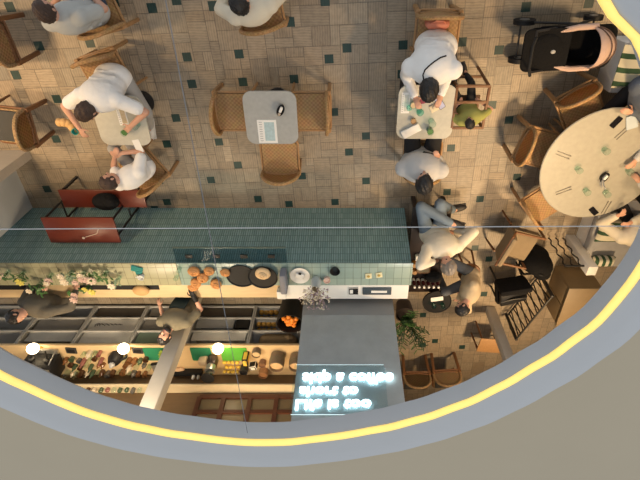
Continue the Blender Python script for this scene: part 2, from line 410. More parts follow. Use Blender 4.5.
CHD.location = (-4.16, -1.18, 0); CHD.rotation_euler.z = yaw((-1, -.05)); CHD['group'] = 'brown wicker chairs'
G3 = 'brown wicker chairs'
dup(CHD, (-4.31, -2.2, 0), yaw((-1, .12)), 'brown wicker chair seen from behind at the left edge, above the white wall', G3)
dup(CHD, (1.95, -7.27, 0), yaw((.08, -1)), 'brown wicker chair by the lower rim, right one of two side by side', G3)
dup(CHD, (1.37, -7.33, 0), yaw((0, -1)), 'brown wicker chair by the lower rim next to the palm, left one of two', G3)
CHO = make_chair('wicker_chair', 'honey-coloured wicker chair at the round table, nearest to the stroller', WICK, WICK, WOOD, False)
CHO.location = (2.98, -1.94, 0); CHO.rotation_euler.z = yaw((.53, -.85)); G4 = 'honey wicker chairs at the round table'; CHO['group'] = G4
dup(CHO, (2.56, -2.5, 0), yaw((.95, -.25)), 'honey-coloured wicker chair at the left side of the round table', G4)
dup(CHO, (2.86, -3.36, 0), yaw((.75, .66)), 'honey-coloured wicker chair at the round table, nearest to the striped bench cushion', G4)
# upholstered chair by the stairs
t = thing('armchair', 'beige upholstered armchair with dark frame beside the black backpack', 'chair', (2.66, -4.10, 0), yaw((.95, -.3)))
UPH = M('beige_upholstery', (.24, .18, .11), .85, bump=.3)
bm = bmn(); box(bm, (0, 0, .40), (.52, .50, .12), None, .04); part('seat', bm, UPH, t)
bm = bmn(); box(bm, (0, -.26, .60), (.52, .08, .40), Matrix.Rotation(R(12), 3, 'X'), .035); part('backrest', bm, UPH, t)
bm = bmn(); tube(bm, [(-.29, .26, 0), (-.29, .24, .58), (-.29, -.26, .62), (-.27, -.33, .74), (.27, -.33, .74), (.29, -.26, .62), (.29, .24, .58), (.29, .26, 0)], .02, 8); part('arm_frame', bm, WOODD, t)
for sx in (-1, 1):
    bm = bmn(); cyl(bm, (sx*.26, -.24, .36), (sx*.28, -.28, 0), .02, .014); part('leg', bm, WOODD, t)
# wooden stool behind the right column
q = P(491, 346, .45)
t = thing('stool', 'plain wooden stool with a tan seat beside the foot of the right column', 'stool', (q.x, q.y, 0), R(-6))
bm = bmn(); box(bm, (0, 0, .44), (.46, .34, .03), None, .01); part('seat', bm, WOOD, t)
for sx in (-1, 1):
    for sy in (-1, 1):
        bm = bmn(); cyl(bm, (sx*.20, sy*.14, .43), (sx*.22, sy*.16, 0), .02, .015); part('leg', bm, WOODD, t)

# ---------------------------------------------------------------- tables
def square_table(label, px, py, w, d, rz=0, topm=STONE):
    q = P(px, py, .75); t = thing('cafe_table', label, 'table', (q.x, q.y, 0), rz, 'square cafe tables')
    bm = bmn(); prism(bm, rrect(w, d, .11, 6), .722, .75); part('tabletop', bm, topm, t)
    bm = bmn(); cyl(bm, (0, 0, .02), (0, 0, .722), .035); part('column', bm, BLACK, t)
    bm = bmn(); lathe(bm, [(0, .0), (.15, 0), (.15, .012), (.05, .03), (0, .03)], n=24); part('foot', bm, BLACK, t)
    return t
square_table('empty square table with pale stone top, a menu and a napkin holder on it', 271, 118.5, .64, .66)
square_table('square table with stone top covered in drinks, between two men facing each other', 426, 113, .69, .66, 0, STONE_LIT)
square_table('square table with stone top in front of the man in a white t-shirt', 121, 121.5, .62, .62, R(0), STONE_LIT)
RT = V((3.33, -2.63, 0))
t = thing('round_table', 'large round table with cream stone top beside the bench', 'table', RT)
bm = bmn(); lathe(bm, [(0, .75), (.77, .75), (.78, .74), (.77, .722), (0, .722)], n=64); part('tabletop', bm, STONEW, t)
bm = bmn(); lathe(bm, [(.0, 0), (.32, 0), (.32, .015), (.08, .05), (.06, .72), (0, .72)], n=28); part('pedestal', bm, BLACK, t)
q = P(437, 302, .52)
t = thing('side_table', 'small round black side table with a menu and two glasses on it', 'table', (q.x, q.y, 0))
bm = bmn(); lathe(bm, [(0, .52), (.225, .52), (.235, .53), (.24, .53), (.24, .50), (0, .50)], n=32); part('tabletop', bm, BLACKP, t)
bm = bmn(); cyl(bm, (0, 0, 0), (0, 0, .5), .02); part('stem', bm, BLACK, t)
bm = bmn(); lathe(bm, [(0, 0), (.17, 0), (.17, .012), (0, .02)], n=24); part('foot', bm, BLACK, t)
# red high table and bench
RED = M('red_lacquer', (.12, .020, .010), .35, var=.18, scale=7)
t = thing('high_table', 'narrow red table with black metal legs standing against the teal bar front', 'table', (-3.71, -3.585, 0))
bm = bmn(); box(bm, (0, 0, .80), (1.0, .42, .03), None, .006); part('tabletop', bm, RED, t)
for sx in (-1, 1):
    for sy in (-1, 1):
        bm = bmn(); cyl(bm, (sx*.48, .035+sy*.135, .785), (sx*.48, .035+sy*.135, 0), .016, n=8); part('leg', bm, BLACK, t)
    bm = bmn(); cyl(bm, (sx*.48, -.10, .3), (sx*.48, .17, .3), .012, n=8); part('crossbar', bm, BLACK, t)
t = thing('bench', 'low red bench with black legs and a black cushion on it', 'bench', (-3.48, -3.27, 0))
bm = bmn(); box(bm, (0, -.02, .42), (1.2, .28, .035), None, .006); part('seat', bm, RED, t)
for sx in (-1, 1):
    bm = bmn()
    for sy in (-1, 1): box(bm, (sx*.54, sy*.11, .20), (.03, .03, .405))
    box(bm, (sx*.54, 0, .39), (.03, .25, .025)); part('leg', bm, BLACK, t)
q = P(110, 208, .5)
bm = bmn(); ell(bm, (0, 0, .11), (.19, .13, .11), n=3); ell(bm, (.08, .02, .14), (.1, .1, .1))
solo('cushion', bm, BLACKF, 'round black cushion lying on the red bench', 'cushion', (q.x, -3.27, .437))
q = P(93, 234, .815)
bm = bmn(); tube(bm, [(-.12, -.05, .006), (.06, .01, .006), (.1, .08, .006)], .005, 6); ell(bm, (-.15, -.06, .01), (.02, .02, .009))
solo('earphones', bm, M('pale_plastic', (.6, .5, .42), .5), 'thin pale cord lying on the red table', 'cord', (q.x, q.y, .815))

# ---------------------------------------------------------------- bar
TEAL = tilemat('teal_ribbed_tile', (.185, .31, .305), (.25, .39, .385), (.09, .155, .155), .032, .118, 'XZ', .16, .8, ms=.0045)
TEALT = tilemat('teal_ledge_tile', (.25, .335, .30), (.31, .40, .355), (.12, .16, .14), .115, .19, 'XY', .3, .3, ms=.004)
XL, XR = -6.2, .93
yb, yt, zt = -3.70, -3.93, 1.12
bar = thing('bar_counter', 'long bar counter clad in ribbed teal tiles', 'bar counter', (0, 0, 0))
bm = bmn()
prism(bm, [(yb, 0), (yt, zt), (yt-.38, zt), (yt-.38, .95), (-4.55, .95), (-4.55, 0)], XL, XR, mm=Matrix(((0, 0, 1, 0), (1, 0, 0, 0), (0, 1, 0, 0), (0, 0, 0, 1))))
part('front', bm, [TEAL], bar, smooth=False)
xm = P(178, 270, 1.13).x
bm = bmn(); boxx(bm, xm+.002, XR+.02, yt-.385, yt+.015, zt, zt+.022, .008); part('ledge', bm, TEALT, bar, label='pale teal tiled ledge')
bm = bmn(); boxx(bm, XL, xm-.002, yt-.385, yt+.015, zt, zt+.022, .008); part('ledge', bm, tilemat('sage_ledge_tile', (.34, .33, .21), (.40, .38, .25), (.18, .17, .11), .115, .19, 'XY', .35, .3), bar, label='sage beige tiled ledge')
bm = bmn(); xs = PY(285, 290, -4.45).x
boxx(bm, XL, xs, -4.62, yt-.39, 1.02, 1.06, .004); part('worktop', bm, PINE, bar, label='pale wooden back part of the counter top')
bm = bmn(); boxx(bm, xs+.003, XR, -4.62, yt-.39, 1.05, 1.09, .004); part('worktop', bm, WHITE, bar, label='white back part of the counter top')
for a, b in ((-5, 40), (75, 158)):
    bm = bmn(); boxx(bm, PY(a, 288, -4.4).x, PY(b, 288, -4.4).x, -4.46, yt-.395, 1.061, 1.068); part('slot', bm, BLACKP, bar, label='dark recess in the counter top')
# glass display
xa, xb = P(176, 265, 1.15).x, P(287, 265, 1.15).x
t = thing('glass_shelf', 'long glass shelf held by dark clips along the front edge of the bar', 'glass shelf', (0, 0, 0))
bm = bmn(); boxx(bm, xa, xb, -3.912, -3.67, zt-.01, zt+.002); part('pane', bm, glass('shelf_glass', (.66, .76, .80), .04), t)
bm = bmn(); boxx(bm, xa, xb, -3.668, -3.655, zt-.02, zt+.008, .003); part('edge_strip', bm, M('green_edge', (.10, .15, .13), .3), t)
for k in range(4):
    x = xa+(xb-xa)*(.13+.245*k); bm = bmn(); box(bm, (x, -3.80, zt+.012), (.10, .06, .018), None, .006); part('clip', bm, BLACKP, t)
# ---------------------------------------------------------------- bar-top things
ZL, ZW = zt+.022, 1.06
def roll(bm, c, r, seed):
    rd = random.Random(seed)
    ell(bm, V(c)+V((0, 0, r*.55)), (r, r*.92, r*.62), n=3)
    for v in bm.verts: v.co += V((rd.uniform(-1, 1), rd.uniform(-1, 1), rd.uniform(-1, 1)))*r*.04
    tube(bm, [V(c)+V((r*.62*math.cos(a)*(1-a/16), r*.56*math.sin(a)*(1-a/16), r*(1.04+.02*a))) for a in [i*.55 for i in range(20)]], r*.12, 6)
k = 0
names = ['leftmost one close to the front edge', 'in the middle of its pile', 'at the lower left of its pile', 'at the upper right of its pile', 'nearest to the gloved hand', 'alone between the pile and the black tray', 'touching the black tray']
for (px, py, r) in ((195, 268, .085), (204, 275, .085), (197, 280, .08), (210, 268, .075), (193, 287, .085), (217, 281, .085), (226, 270, .07)):
    bm = bmn(); q = P(px, py, 1.12); roll(bm, (0, 0, 0), r, k)
    solo('bread_roll', bm, BREAD, 'swirled brown bread roll on the bar, '+names[k], 'bread', (q.x, min(q.y, -4.02) if py < 276 else q.y, ZL if q.y > yt-.36 else ZW), k, 'bread rolls on the bar'); k += 1
for i, (px, lab) in enumerate(((241, 'round black tray on the bar, empty, left of the one with a loaf'), (263, 'round black tray on the bar carrying a loaf'))):
    q = P(px, 275, 1.16); bm = bmn(); lathe(bm, [(0, .012), (.19, .012), (.205, .028), (.21, .028), (.2, 0), (0, 0)], n=40)
    bmesh.ops.scale(bm, verts=bm.verts, vec=(1, .92, 1)); solo('tray', bm, BLACKP, lab, 'tray', (q.x, q.y-.02, ZL+.001+.03*i), 0, 'black trays on the bar')
q = P(263, 273, 1.2); bm = bmn(); ell(bm, (0, 0, .03), (.11, .1, .045), n=3); roll(bm, (0, 0, .03), .06, 3)
solo('loaf', bm, M('pale_crust', (.72, .50, .27), .7, var=.25, scale=25), 'round pale loaf on the right black tray', 'bread', (q.x, q.y, ZL+.043))
q = P(282, 272, 1.2); bm = bmn(); box(bm, (0, 0, .10), (.09, .34, .2), None, .02)
solo('napkin_box', bm, M('slate_grey', (.22, .22, .25), .5), 'upright slate grey box at the right end of the glass shelf', 'box', (q.x+.02, -4.15, ZL))
q = P(283, 289, 1.1); bm = bmn(); box(bm, (0, 0, .06), (.13, .14, .12), None, .01); solo('carton', bm, WHITE, 'white carton behind the slate grey box on the bar', 'carton', (q.x-.02, -4.48, 1.06))
q = P(300, 275, 1.15); bm = bmn(); lathe(bm, [(0, .01), (.09, .01), (.13, .03), (.14, .028), (.1, 0), (0, 0)], n=32); solo('plate', bm, WHITE, 'white plate with a folded cloth on the bar beside the dried flowers', 'plate', (q.x, q.y, ZL))
bm = bmn(); box(bm, (0, 0, .02), (.12, .08, .03), None, .012); box(bm, (-.01, .05, .03), (.04, .03, .03), None, .01, 1); solo('folded_cloth', bm, [PAPER, BLACKP], 'small folded white cloth lying on the white plate', 'cloth', (q.x, q.y, ZL+.012), R(-15))
# vase of dried flowers
q = P(316, 272, 1.15)
t = thing('flower_vase', 'grey vase of pale dried flowers standing on the bar in front of the grey wall', 'vase', (q.x, q.y-.12, ZL))
bm = bmn(); lathe(bm, [(0, 0), (.05, 0), (.075, .06), (.07, .14), (.045, .2), (.05, .23), (.042, .23), (.036, .19), (0, .19)], n=24); part('vessel', bm, M('grey_glaze', (.42, .46, .46), .35), t)
rd = random.Random(4); bm = bmn(); b2 = bmn(); b3 = bmn()
for i in range(70):
    a = rd.uniform(0, 6.28); s = rd.uniform(.02, .2); tip = V((s*math.cos(a), s*math.sin(a), rd.uniform(.33, .50)))
    tube(bm, [(0, 0, .18), tip*.55+V((0, 0, .1)), tip], .0022, 4)
    bb = b2 if i % 2 else b3
    for _ in range(4): ell(bb, tip+V((rd.gauss(0, .014), rd.gauss(0, .014), rd.gauss(0, .014))), rd.uniform(.006, .013), n=1)
part('stems', bm, M('straw', (.42, .32, .19), .8), t); part('blossom', b2, M('dry_blossom', (.66, .58, .44), .9), t, label='cream dried blossoms'); part('blossom', b3, M('mauve_blossom', (.36, .27, .30), .9), t, label='mauve dried blossoms')
q = P(335, 270, 1.15); bm = bmn(); lathe(bm, [(0, .012), (.04, .012), (.065, .05), (.072, .05), (.05, 0), (0, 0)], n=28); solo('bowl', bm, BLACKP, 'small black bowl on the teal bar ledge', 'bowl', (q.x, q.y, ZL))
q = P(327, 279, 1.15); bm = bmn(); lathe(bm, [(0, 0), (.045, 0), (.05, .05), (.044, .05), (.04, .03), (0, .03)], n=24); solo('candle', bm, M('blush_wax', (.70, .50, .42), .5), 'small blush pink candle on the bar between vase and bowl', 'candle', (q.x, q.y, ZL))
for i, (px, lab) in enumerate(((368.5, 'small cream dish with a gold centre on the bar ledge, left one of two'), (379, 'small cream dish with a gold centre on the bar ledge, right one of two'))):
    q = P(px, 276-i, 1.15); bm = bmn(); box(bm, (0, 0, .008), (.09, .09, .016), None, .006); cyl(bm, (0, 0, .016), (0, 0, .022), .022, mi=1)
    solo('dish', bm, [M('cream_dish', (.72, .66, .42), .5), M('gold_disc', (.45, .30, .06), .4)], lab, 'dish', (q.x, q.y, ZL), R(4+6*i), 'cream dishes on the bar ledge')
q = P(377, 291, 1.1)
t = thing('card_terminal', 'dark flat payment tray with a white display on the white worktop', 'payment tray', (q.x, q.y, 1.09))
bm = bmn(); box(bm, (0, 0, .012), (.42, .13, .024), None, .006); part('tray', bm, M('slate', (.05, .07, .09), .4), t)
bm = bmn(); box(bm, (.03, 0, .027), (.23, .04, .006)); part('display', bm, PAPER, t)
q = P(355, 291, 1.1); bm = bmn(); box(bm, (0, 0, .012), (.14, .12, .022), None, .004)
for sx in (-1, 1):
    box(bm, (sx*.032, 0, .025), (.045, .07, .006), mi=1)
solo('switch_plate', bm, [WHITE, BLACKP], 'white plate with two black squares left of the payment tray', 'switch', (q.x-.02, q.y, 1.09))
# flowers in small glasses along the left part of the bar
PETW = M('cream_petal', (.72, .62, .48), .7); PETP = M('blush_petal', (.62, .44, .38), .7); PETY = M('yellow_petal', (.72, .62, .14), .7); PETG = M('sage_leaf', (.20, .28, .18), .7)
def posy(px, py, petals, label, hgt=.17, spread=.10, nleaf=10, seed=0):
    nleaf = max(4, nleaf*2//3)
    rd = random.Random(seed); q = P(px, py, 1.2); y = max(-4.54, min(-4.05, q.y+.03)); z = ZL if y > yt-.36 else ZW+.008
    t = thing('posy', label, 'flowers', (q.x, y, z), 0, 'posies along the bar')
    bm = bmn(); lathe(bm, [(0, 0), (.03, 0), (.036, .09), (.032, .09), (.026, .008), (0, .008)], n=16); part('glass', bm, GLASS, t)
    bm = bmn(); b2 = bmn(); b3 = bmn()
    for i in range(nleaf):
        a = rd.uniform(0, 6.28); s = rd.uniform(.3, 1)*spread; tip = V((s*math.cos(a), s*math.sin(a)*.8, hgt*rd.uniform(.7, 1.1)))
        tube(b2, [(0, 0, .03), tip], .003, 5)
        m = Matrix.Rotation(a, 3, 'Z') @ Matrix.Rotation(rd.uniform(-.6, .6), 3, 'Y'); ell(b2, tip, (.045, .02, .005), m, 1)
    for i, pm in enumerate(petals):
        a = rd.uniform(0, 6.28); s = rd.uniform(.2, .9)*spread; tip = V((s*math.cos(a), s*math.sin(a)*.8, hgt*rd.uniform(.9, 1.15)))
        tube(b2, [(0, 0, .03), tip], .003, 5); bm = bmn(); r = rd.uniform(.036, .055)
        for kx in range(7):
            b = kx*6.28/7; ell(bm, tip+V((r*.7*math.cos(b), r*.7*math.sin(b), 0)), (r*.6, r*.4, r*.3), Matrix.Rotation(b, 3, 'Z') @ Matrix.Rotation(-.5, 3, 'Y'), 1)
        ell(bm, tip, r*.45, n=1); part('bloom', bm, pm, t)
    part('stems', b2, LEAF if seed % 3 else PETG, t)
posy(6, 272, [PETP, PETP, PETW], 'posy with blush blooms at the left end of the bar', seed=1)
posy(21, 271, [PETY], 'green posy with one yellow bloom near the left end of the bar', nleaf=16, seed=2)
posy(40, 287, [PETW], 'leafy green posy hanging over the dark recess of the bar', nleaf=20, spread=.15, seed=4)
posy(51, 278, [PETP, PETW], 'small posy with pale blooms behind the leafy green one', nleaf=5, seed=5)
posy(70, 272, [PETW, PETW, PETG], 'sage posy with white blooms in the middle of the flowers', nleaf=14, seed=6)
posy(81, 268, [PETP, PETP, PETW, PETW], 'fullest posy of blush and cream blooms on the bar', nleaf=6, spread=.13, seed=7)
posy(93, 278, [PETW, PETP, PETP], 'posy of peach blooms leaning to the right', nleaf=4, seed=8)
posy(105, 272, [], 'posy of green leaves only, left of the teal cloth', nleaf=22, spread=.13, seed=10)
posy(119, 281, [PETW], 'sparse sage posy just left of the teal cloth', nleaf=8, seed=9)
posy(88, 291, [PETY, PETY], 'low green posy with yellow blooms at the back edge of the bar', nleaf=14, seed=11)
posy(73, 296, [PETP, PETP], 'low posy with dusty pink blooms at the back edge of the bar', nleaf=6, seed=13)
q = P(137, 269, 1.15); bm = bmn(); box(bm, (0, 0, .012), (.16, .10, .022), None, .01); box(bm, (.03, -.05, .02), (.08, .06, .018), Matrix.Rotation(.5, 3, 'Z'), .008)
solo('cloth', bm, M('teal_cloth', (.02, .20, .19), .8), 'crumpled teal cloth on the bar ledge', 'cloth', (q.x, q.y, ZL), R(-20))
q = P(142, 276, 1.15); bm = bmn(); lathe(bm, [(0, .005), (.03, .005), (.04, .06), (.045, .06), (.034, 0), (0, 0)], n=20); tube(bm, [(-.04, 0, .05), (-.075, 0, .04), (-.07, 0, .015), (-.034, 0, .012)], .007, 6)
solo('cup', bm, WHITE, 'white cup with a handle beside the teal cloth', 'cup', (q.x, q.y, ZL))
q = P(142, 290, 1.1); bm = bmn(); ell(bm, (0, 0, .06), (.12, .09, .06), n=3); solo('loaf', bm, M('tan_crust', (.55, .33, .14), .7, var=.25), 'tan loaf lying in the dark recess of the bar', 'bread', (q.x, -4.42, 1.069))
for i, (px, py, dx) in enumerate(((180, 268, .3), (177, 276, .2), (178, 284, .25))):
    q = P(px, py, 1.15); bm = bmn(); lathe(bm, [(0, 0), (.028, 0), (.034, .085), (.031, .085), (.025, .006), (0, .006)], n=18)
    solo('glass', bm, GLASS, ['clear glass on the bar closest to the glass shelf', 'clear glass on the bar in the middle of three', 'clear glass on the bar closest to the bartender'][i], 'glass', (q.x, q.y, ZL if q.y > -4.28 else ZW), 0, 'clear glasses on the bar')

# ---------------------------------------------------------------- back counter
YF = -5.71
XD = [PY(x, 345, YF).x for x in (-50, 14, 71, 128, 184, 247, 302)]
labs = ['open grey shelf unit under the back worktop at the left rim', 'open grey shelf unit behind the leaning worker', 'open grey shelf unit holding white boxes', 'open grey shelf unit behind the bearded bartender', 'open grey shelf unit under the right globe lamp', 'open grey shelf unit holding oranges and a sack']
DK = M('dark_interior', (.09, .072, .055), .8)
for i in range(6):
    a, b = XD[i]+.004, XD[i+1]-.004
    t = thing('shelf_unit', labs[i], 'shelf unit', ((a+b)/2, YF, 0), 0, 'open shelf units under the back worktop')
    hw = (b-a)/2
    for sx in (-1, 1):
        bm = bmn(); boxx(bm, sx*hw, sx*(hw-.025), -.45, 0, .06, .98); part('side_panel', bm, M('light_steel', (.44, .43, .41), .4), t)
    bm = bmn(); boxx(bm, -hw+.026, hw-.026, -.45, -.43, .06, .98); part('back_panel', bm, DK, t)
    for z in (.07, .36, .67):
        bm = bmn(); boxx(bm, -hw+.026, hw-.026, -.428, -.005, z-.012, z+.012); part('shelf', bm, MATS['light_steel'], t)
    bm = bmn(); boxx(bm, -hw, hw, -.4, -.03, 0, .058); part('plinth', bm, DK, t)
bm = bmn(); boxx(bm, -6.2, XD[-1], YB, YF+.02, .985, 1.03, .004)
solo('worktop', bm, PINE, 'long pale wooden back worktop crowded with bottles and jars', 'worktop', smooth=False)
bm = bmn(); boxx(bm, -6.2, XD[-1], YB, YB+.20, 1.37, 1.40, .004)
solo('wall_shelf', bm, M('pale_edge', (.70, .60, .42), .5), 'long pale shelf board on the wall above the back worktop', 'shelf', smooth=False)
WB = M('white_box', (.66, .63, .58), .6); BIN = M('grey_bin', (.22, .21, .20), .5); TINB = M('green_bin', (.14, .20, .16), .4)
def shelfbox(i, fx0, fx1, z0, h, m, label, name='storage_bin', ink=False, hollow=True):
    a, b = XD[i]+.035, XD[i+1]-.035; x0 = a+(b-a)*fx0; x1 = a+(b-a)*fx1
    t = thing(name, label, 'bin', ((x0+x1)/2, YF-.22, z0)); w = (x1-x0)/2
    bm = bmn()
    boxx(bm, -w, w, .17, .18, 0, h); boxx(bm, -w, w, -.18, -.17, 0, h); boxx(bm, -w, -w+.01, -.17, .17, 0, h); boxx(bm, w-.01, w, -.17, .17, 0, h); boxx(bm, -w+.01, w-.01, -.17, .17, 0, .01)
    part('body', bm, m, t, smooth=False)
    if ink:
        bm = bmn(); rd = random.Random(5); pts = []
        for k in range(60):
            x = -w*.75+1.2*w*k/60; pts.append((x+.012*math.sin(k*1.9), .184, h*.5+.05*math.sin(k*1.3)*math.exp(-k/22)+.01*math.sin(k*.7)))
        tube(bm, pts, .004, 5); part('script', bm, BLACKP, t)
    return t
sb = shelfbox
sb(1, .05, .95, .382, .24, BIN, 'dark grey bin beside the leaning worker'); sb(1, .05, .95, .682, .2, GREYP, 'light grey bin on the upper shelf beside the leaning worker')
sb(2, .03, .97, .682, .24, WB, 'white box on the top shelf below the middle globe lamp'); sb(2, .03, .97, .382, .24, WB, 'white box with black handwriting on the middle shelf', ink=True); sb(2, .03, .97, .082, .2, DK, 'dark bin below the handwritten box')
sb(3, .03, .97, .682, .24, TINB, 'greenish translucent bin behind the bartender face'); sb(3, .03, .97, .382, .22, BIN, 'grey bin behind the bartender shoulder'); sb(3, .05, .7, .082, .2, BIN, 'grey bin lowest behind the bartender')
sb(4, .03, .97, .682, .18, WB, 'pale bin under the right globe lamp'); sb(4, .03, .70, .382, .2, GREYP, 'grey bin on the middle shelf, left of the oranges'); sb(4, .73, .97, .382, .2, BLACKP, 'small black tub on the middle shelf next to the pastries'); sb(4, .03, .97, .082, .2, DK, 'dark bin lowest, left of the oranges')
t1 = sb(5, .03, .45, .382, .05, GREYP, 'shallow tray of fried pastries on the middle shelf'); t2 = sb(5, .03, .45, .082, .05, GREYP, 'shallow tray of pastries on the lowest shelf')
a, b = XD[5]+.035, XD[6]-.035
rd = random.Random(9)
for (z0, nm) in ((.392, 'middle'), (.092, 'lowest')):
    k = 0
    for ix in range(4):
        for iy in range(2):
            bm = bmn(); r = .052; ell(bm, (0, 0, r*.95), (r, r*.85, r*.95), n=2)
            solo('pastry', bm, M('gold_crust', (.62, .33, .06), .6, var=.3, scale=20), 'small golden pastry in the %s shelf tray' % nm, 'pastry', (a+(b-a)*(.08+.105*ix), YF-.09-.11*iy, z0+.045*iy), rd.uniform(0, 3), 'golden pastries in the %s tray' % nm)
bm = bmn(); box(bm, (0, 0, .132), (.60, .34, .262), None, .11, seg=4); ell(bm, (.2, .03, .11), (.15, .16, .11), n=3)
for k in range(5): tube(bm, [(-.1+.06*k, .17*math.cos(j*.5-1), .13+.135*math.sin(j*.5+.2)) for j in range(5)], .006, 5)
solo('sack', bm, M('brown_burlap', (.22, .15, .08), .9, bump=.5, bscale=90), 'brown burlap sack slumped on the top shelf under the jars', 'sack', ((a+b)/2+.0, YF-.185, .684))
# black bucket of oranges by the grey wall
q = P(289, 315, .85)
t = thing('bucket', 'black bucket filled with oranges in front of the shelf units', 'bucket', (q.x, -5.38, 0))
bm = bmn(); lathe(bm, [(0, 0), (.15, 0), (.205, .86), (.19, .86), (.16, .5), (0, .5)], n=28); bmesh.ops.scale(bm, verts=bm.verts, vec=(1.1, 1, 1)); part('body', bm, BLACKP, t)
for i in range(11):
    an = i*2.4; s = .03+.009*i; bm = bmn(); ell(bm, (0, 0, 0), (.043, .043, .04), n=2); ell(bm, (0, 0, .039), (.006, .006, .004), n=1)
    solo('orange', bm, ORANGE, 'bright orange fruit heaped in the black bucket', 'orange', (q.x+s*math.cos(an), -5.38+s*math.sin(an), .77+.03*(i < 4)), 0, 'oranges in the black bucket')
# globe lamps on brackets
for i, (px, lab) in enumerate(((28, 'glowing globe lamp at the left rim above the espresso machine'), (120, 'glowing globe lamp in the middle, above the white boxes'), (216, 'glowing globe lamp on the right, near the tall grinder'))):
    q = P(px, 340, 1.16)
    t = thing('globe_lamp', lab, 'lamp', (q.x, YF-.03, 1.03), 0, 'globe lamps along the back worktop')
    bm = bmn(); lathe(bm, [(0, 0), (.05, 0), (.05, .015), (.015, .03), (.012, .09), (0, .09)], n=20); tube(bm, [(0, 0, .08), (0, .02, .12), (0, .06, .13)], .01, 8); part('bracket', bm, M('brass', (.45, .28, .1), .35, metal=.8), t)
    bm = bmn(); ell(bm, (0, .12, .13), .088, n=3); part('globe', bm, M('globe_glow', (1, .9, .7), .4, emit=14, ecol=(1, .78, .48)), t)
# green boards
GR = M('green_board', (.02, .20, .10), .5); GRB = M('bright_green_board', (.10, .42, .05), .5)
for i, (a, b, m, lab) in enumerate(((144, 168, GR, 'dark green chopping board behind the bartender hair'), (191, 211, GR, 'dark green chopping board right of the column'), (221, 247, GRB, 'bright green chopping board under the right globe lamp'))):
    A, B = P(a, 353, 1.04), P(b, 353, 1.04); bm = bmn(); w = (B.x-A.x)
    prism(bm, rrect(w, .30, .02), 0, .014); solo('chopping_board', bm, m, lab, 'chopping board', ((A.x+B.x)/2, -5.89, 1.031), 0, 'chopping boards on the back worktop')
def ontop(px, py, dz=.0): q = P(px, py, 1.03+dz); return (q.x, max(q.y, YB+.08), 1.031)
# espresso machine at the left
q = ontop(40, 358, .15)
t = thing('coffee_machine', 'black coffee machine on the back worktop at the left rim', 'coffee machine', (q[0], -6.0, 1.031), R(-5))
bm = bmn(); box(bm, (0, 0, .19), (.5, .36, .34), None, .03); part('body', bm, BLACKP, t)
bm = bmn(); box(bm, (0, .02, .375), (.46, .3, .03), None, .01); part('cup_rail', bm, STEEL, t)
for sx in (-1, 1):
    bm = bmn(); cyl(bm, (sx*.12, .18, .2), (sx*.12, .22, .2), .045, n=16); cyl(bm, (sx*.12, .22, .18), (sx*.12, .36, .16), .014); part('portafilter', bm, BLACK, t)
bm = bmn(); tube(bm, [(.2, .2, .3), (.22, .26, .2), (.21, .27, .08)], .008); part('steam_wand', bm, STEEL, t)
bm = bmn(); box(bm, (0, .2, .03), (.44, .12, .04), None, .008); part('drip_tray', bm, STEEL, t)
# tall grinder
q = ontop(214, 357)
t = thing('grinder', 'tall dark coffee grinder standing on the back worktop below the right globe lamp', 'grinder', q)
bm = bmn(); box(bm, (0, 0, .09), (.15, .17, .18), None, .03); part('base', bm, M('dark_bronze', (.06, .045, .04), .35, metal=.4), t)
bm = bmn(); lathe(bm, [(.0, .18), (.07, .18), (.085, .24), (.08, .30), (0, .30)], n=20); part('motor', bm, STEEL, t)
bm = bmn(); lathe(bm, [(.05, .30), (.10, .42), (.095, .42), (.045, .30)], n=20); part('hopper', bm, GLASSG, t)
bm = bmn(); lathe(bm, [(.105, .42), (.105, .44), (.02, .45), (0, .45)], n=20); part('lid', bm, BLACKP, t)
bm = bmn(); tube(bm, [(0, .08, .16), (0, .14, .15), (0, .15, .12)], .012); part('spout', bm, BLACK, t)
# digital scale
q = ontop(159, 368, .05)
t = thing('scale', 'black kitchen scale with blue display left of the column', 'scale', q, R(6))
bm = bmn(); box(bm, (0, 0, .03), (.24, .2, .06), None, .02); part('body', bm, BLACKP, t)
bm = bmn(); box(bm, (0, .03, .068), (.2, .12, .01), None, .004); part('plate', bm, STEEL, t)
bm = bmn(); box(bm, (0, -.07, .062), (.09, .03, .006)); part('display', bm, M('blue_display', (.02, .03, .3), .4, emit=1.2, ecol=(.03, .06, .8)), t)
q = ontop(163, 351); bm = bmn(); rd = random.Random(3)
for k in range(26):
    an = rd.uniform(0, 6.28); s = rd.uniform(0, .09); ell(bm, (s*math.cos(an), s*math.sin(an), .02+rd.uniform(.01, .05)), (.04, .018, .006), Matrix.Rotation(rd.uniform(0, 3), 3, 'Z') @ Matrix.Rotation(rd.uniform(-.6, .6), 3, 'Y'), 1)
solo('herbs', bm, M('herb_green', (.25, .33, .04), .6, var=.3), 'heap of yellow-green herbs on the dark green board', 'herbs', (q[0], q[1], 1.046))
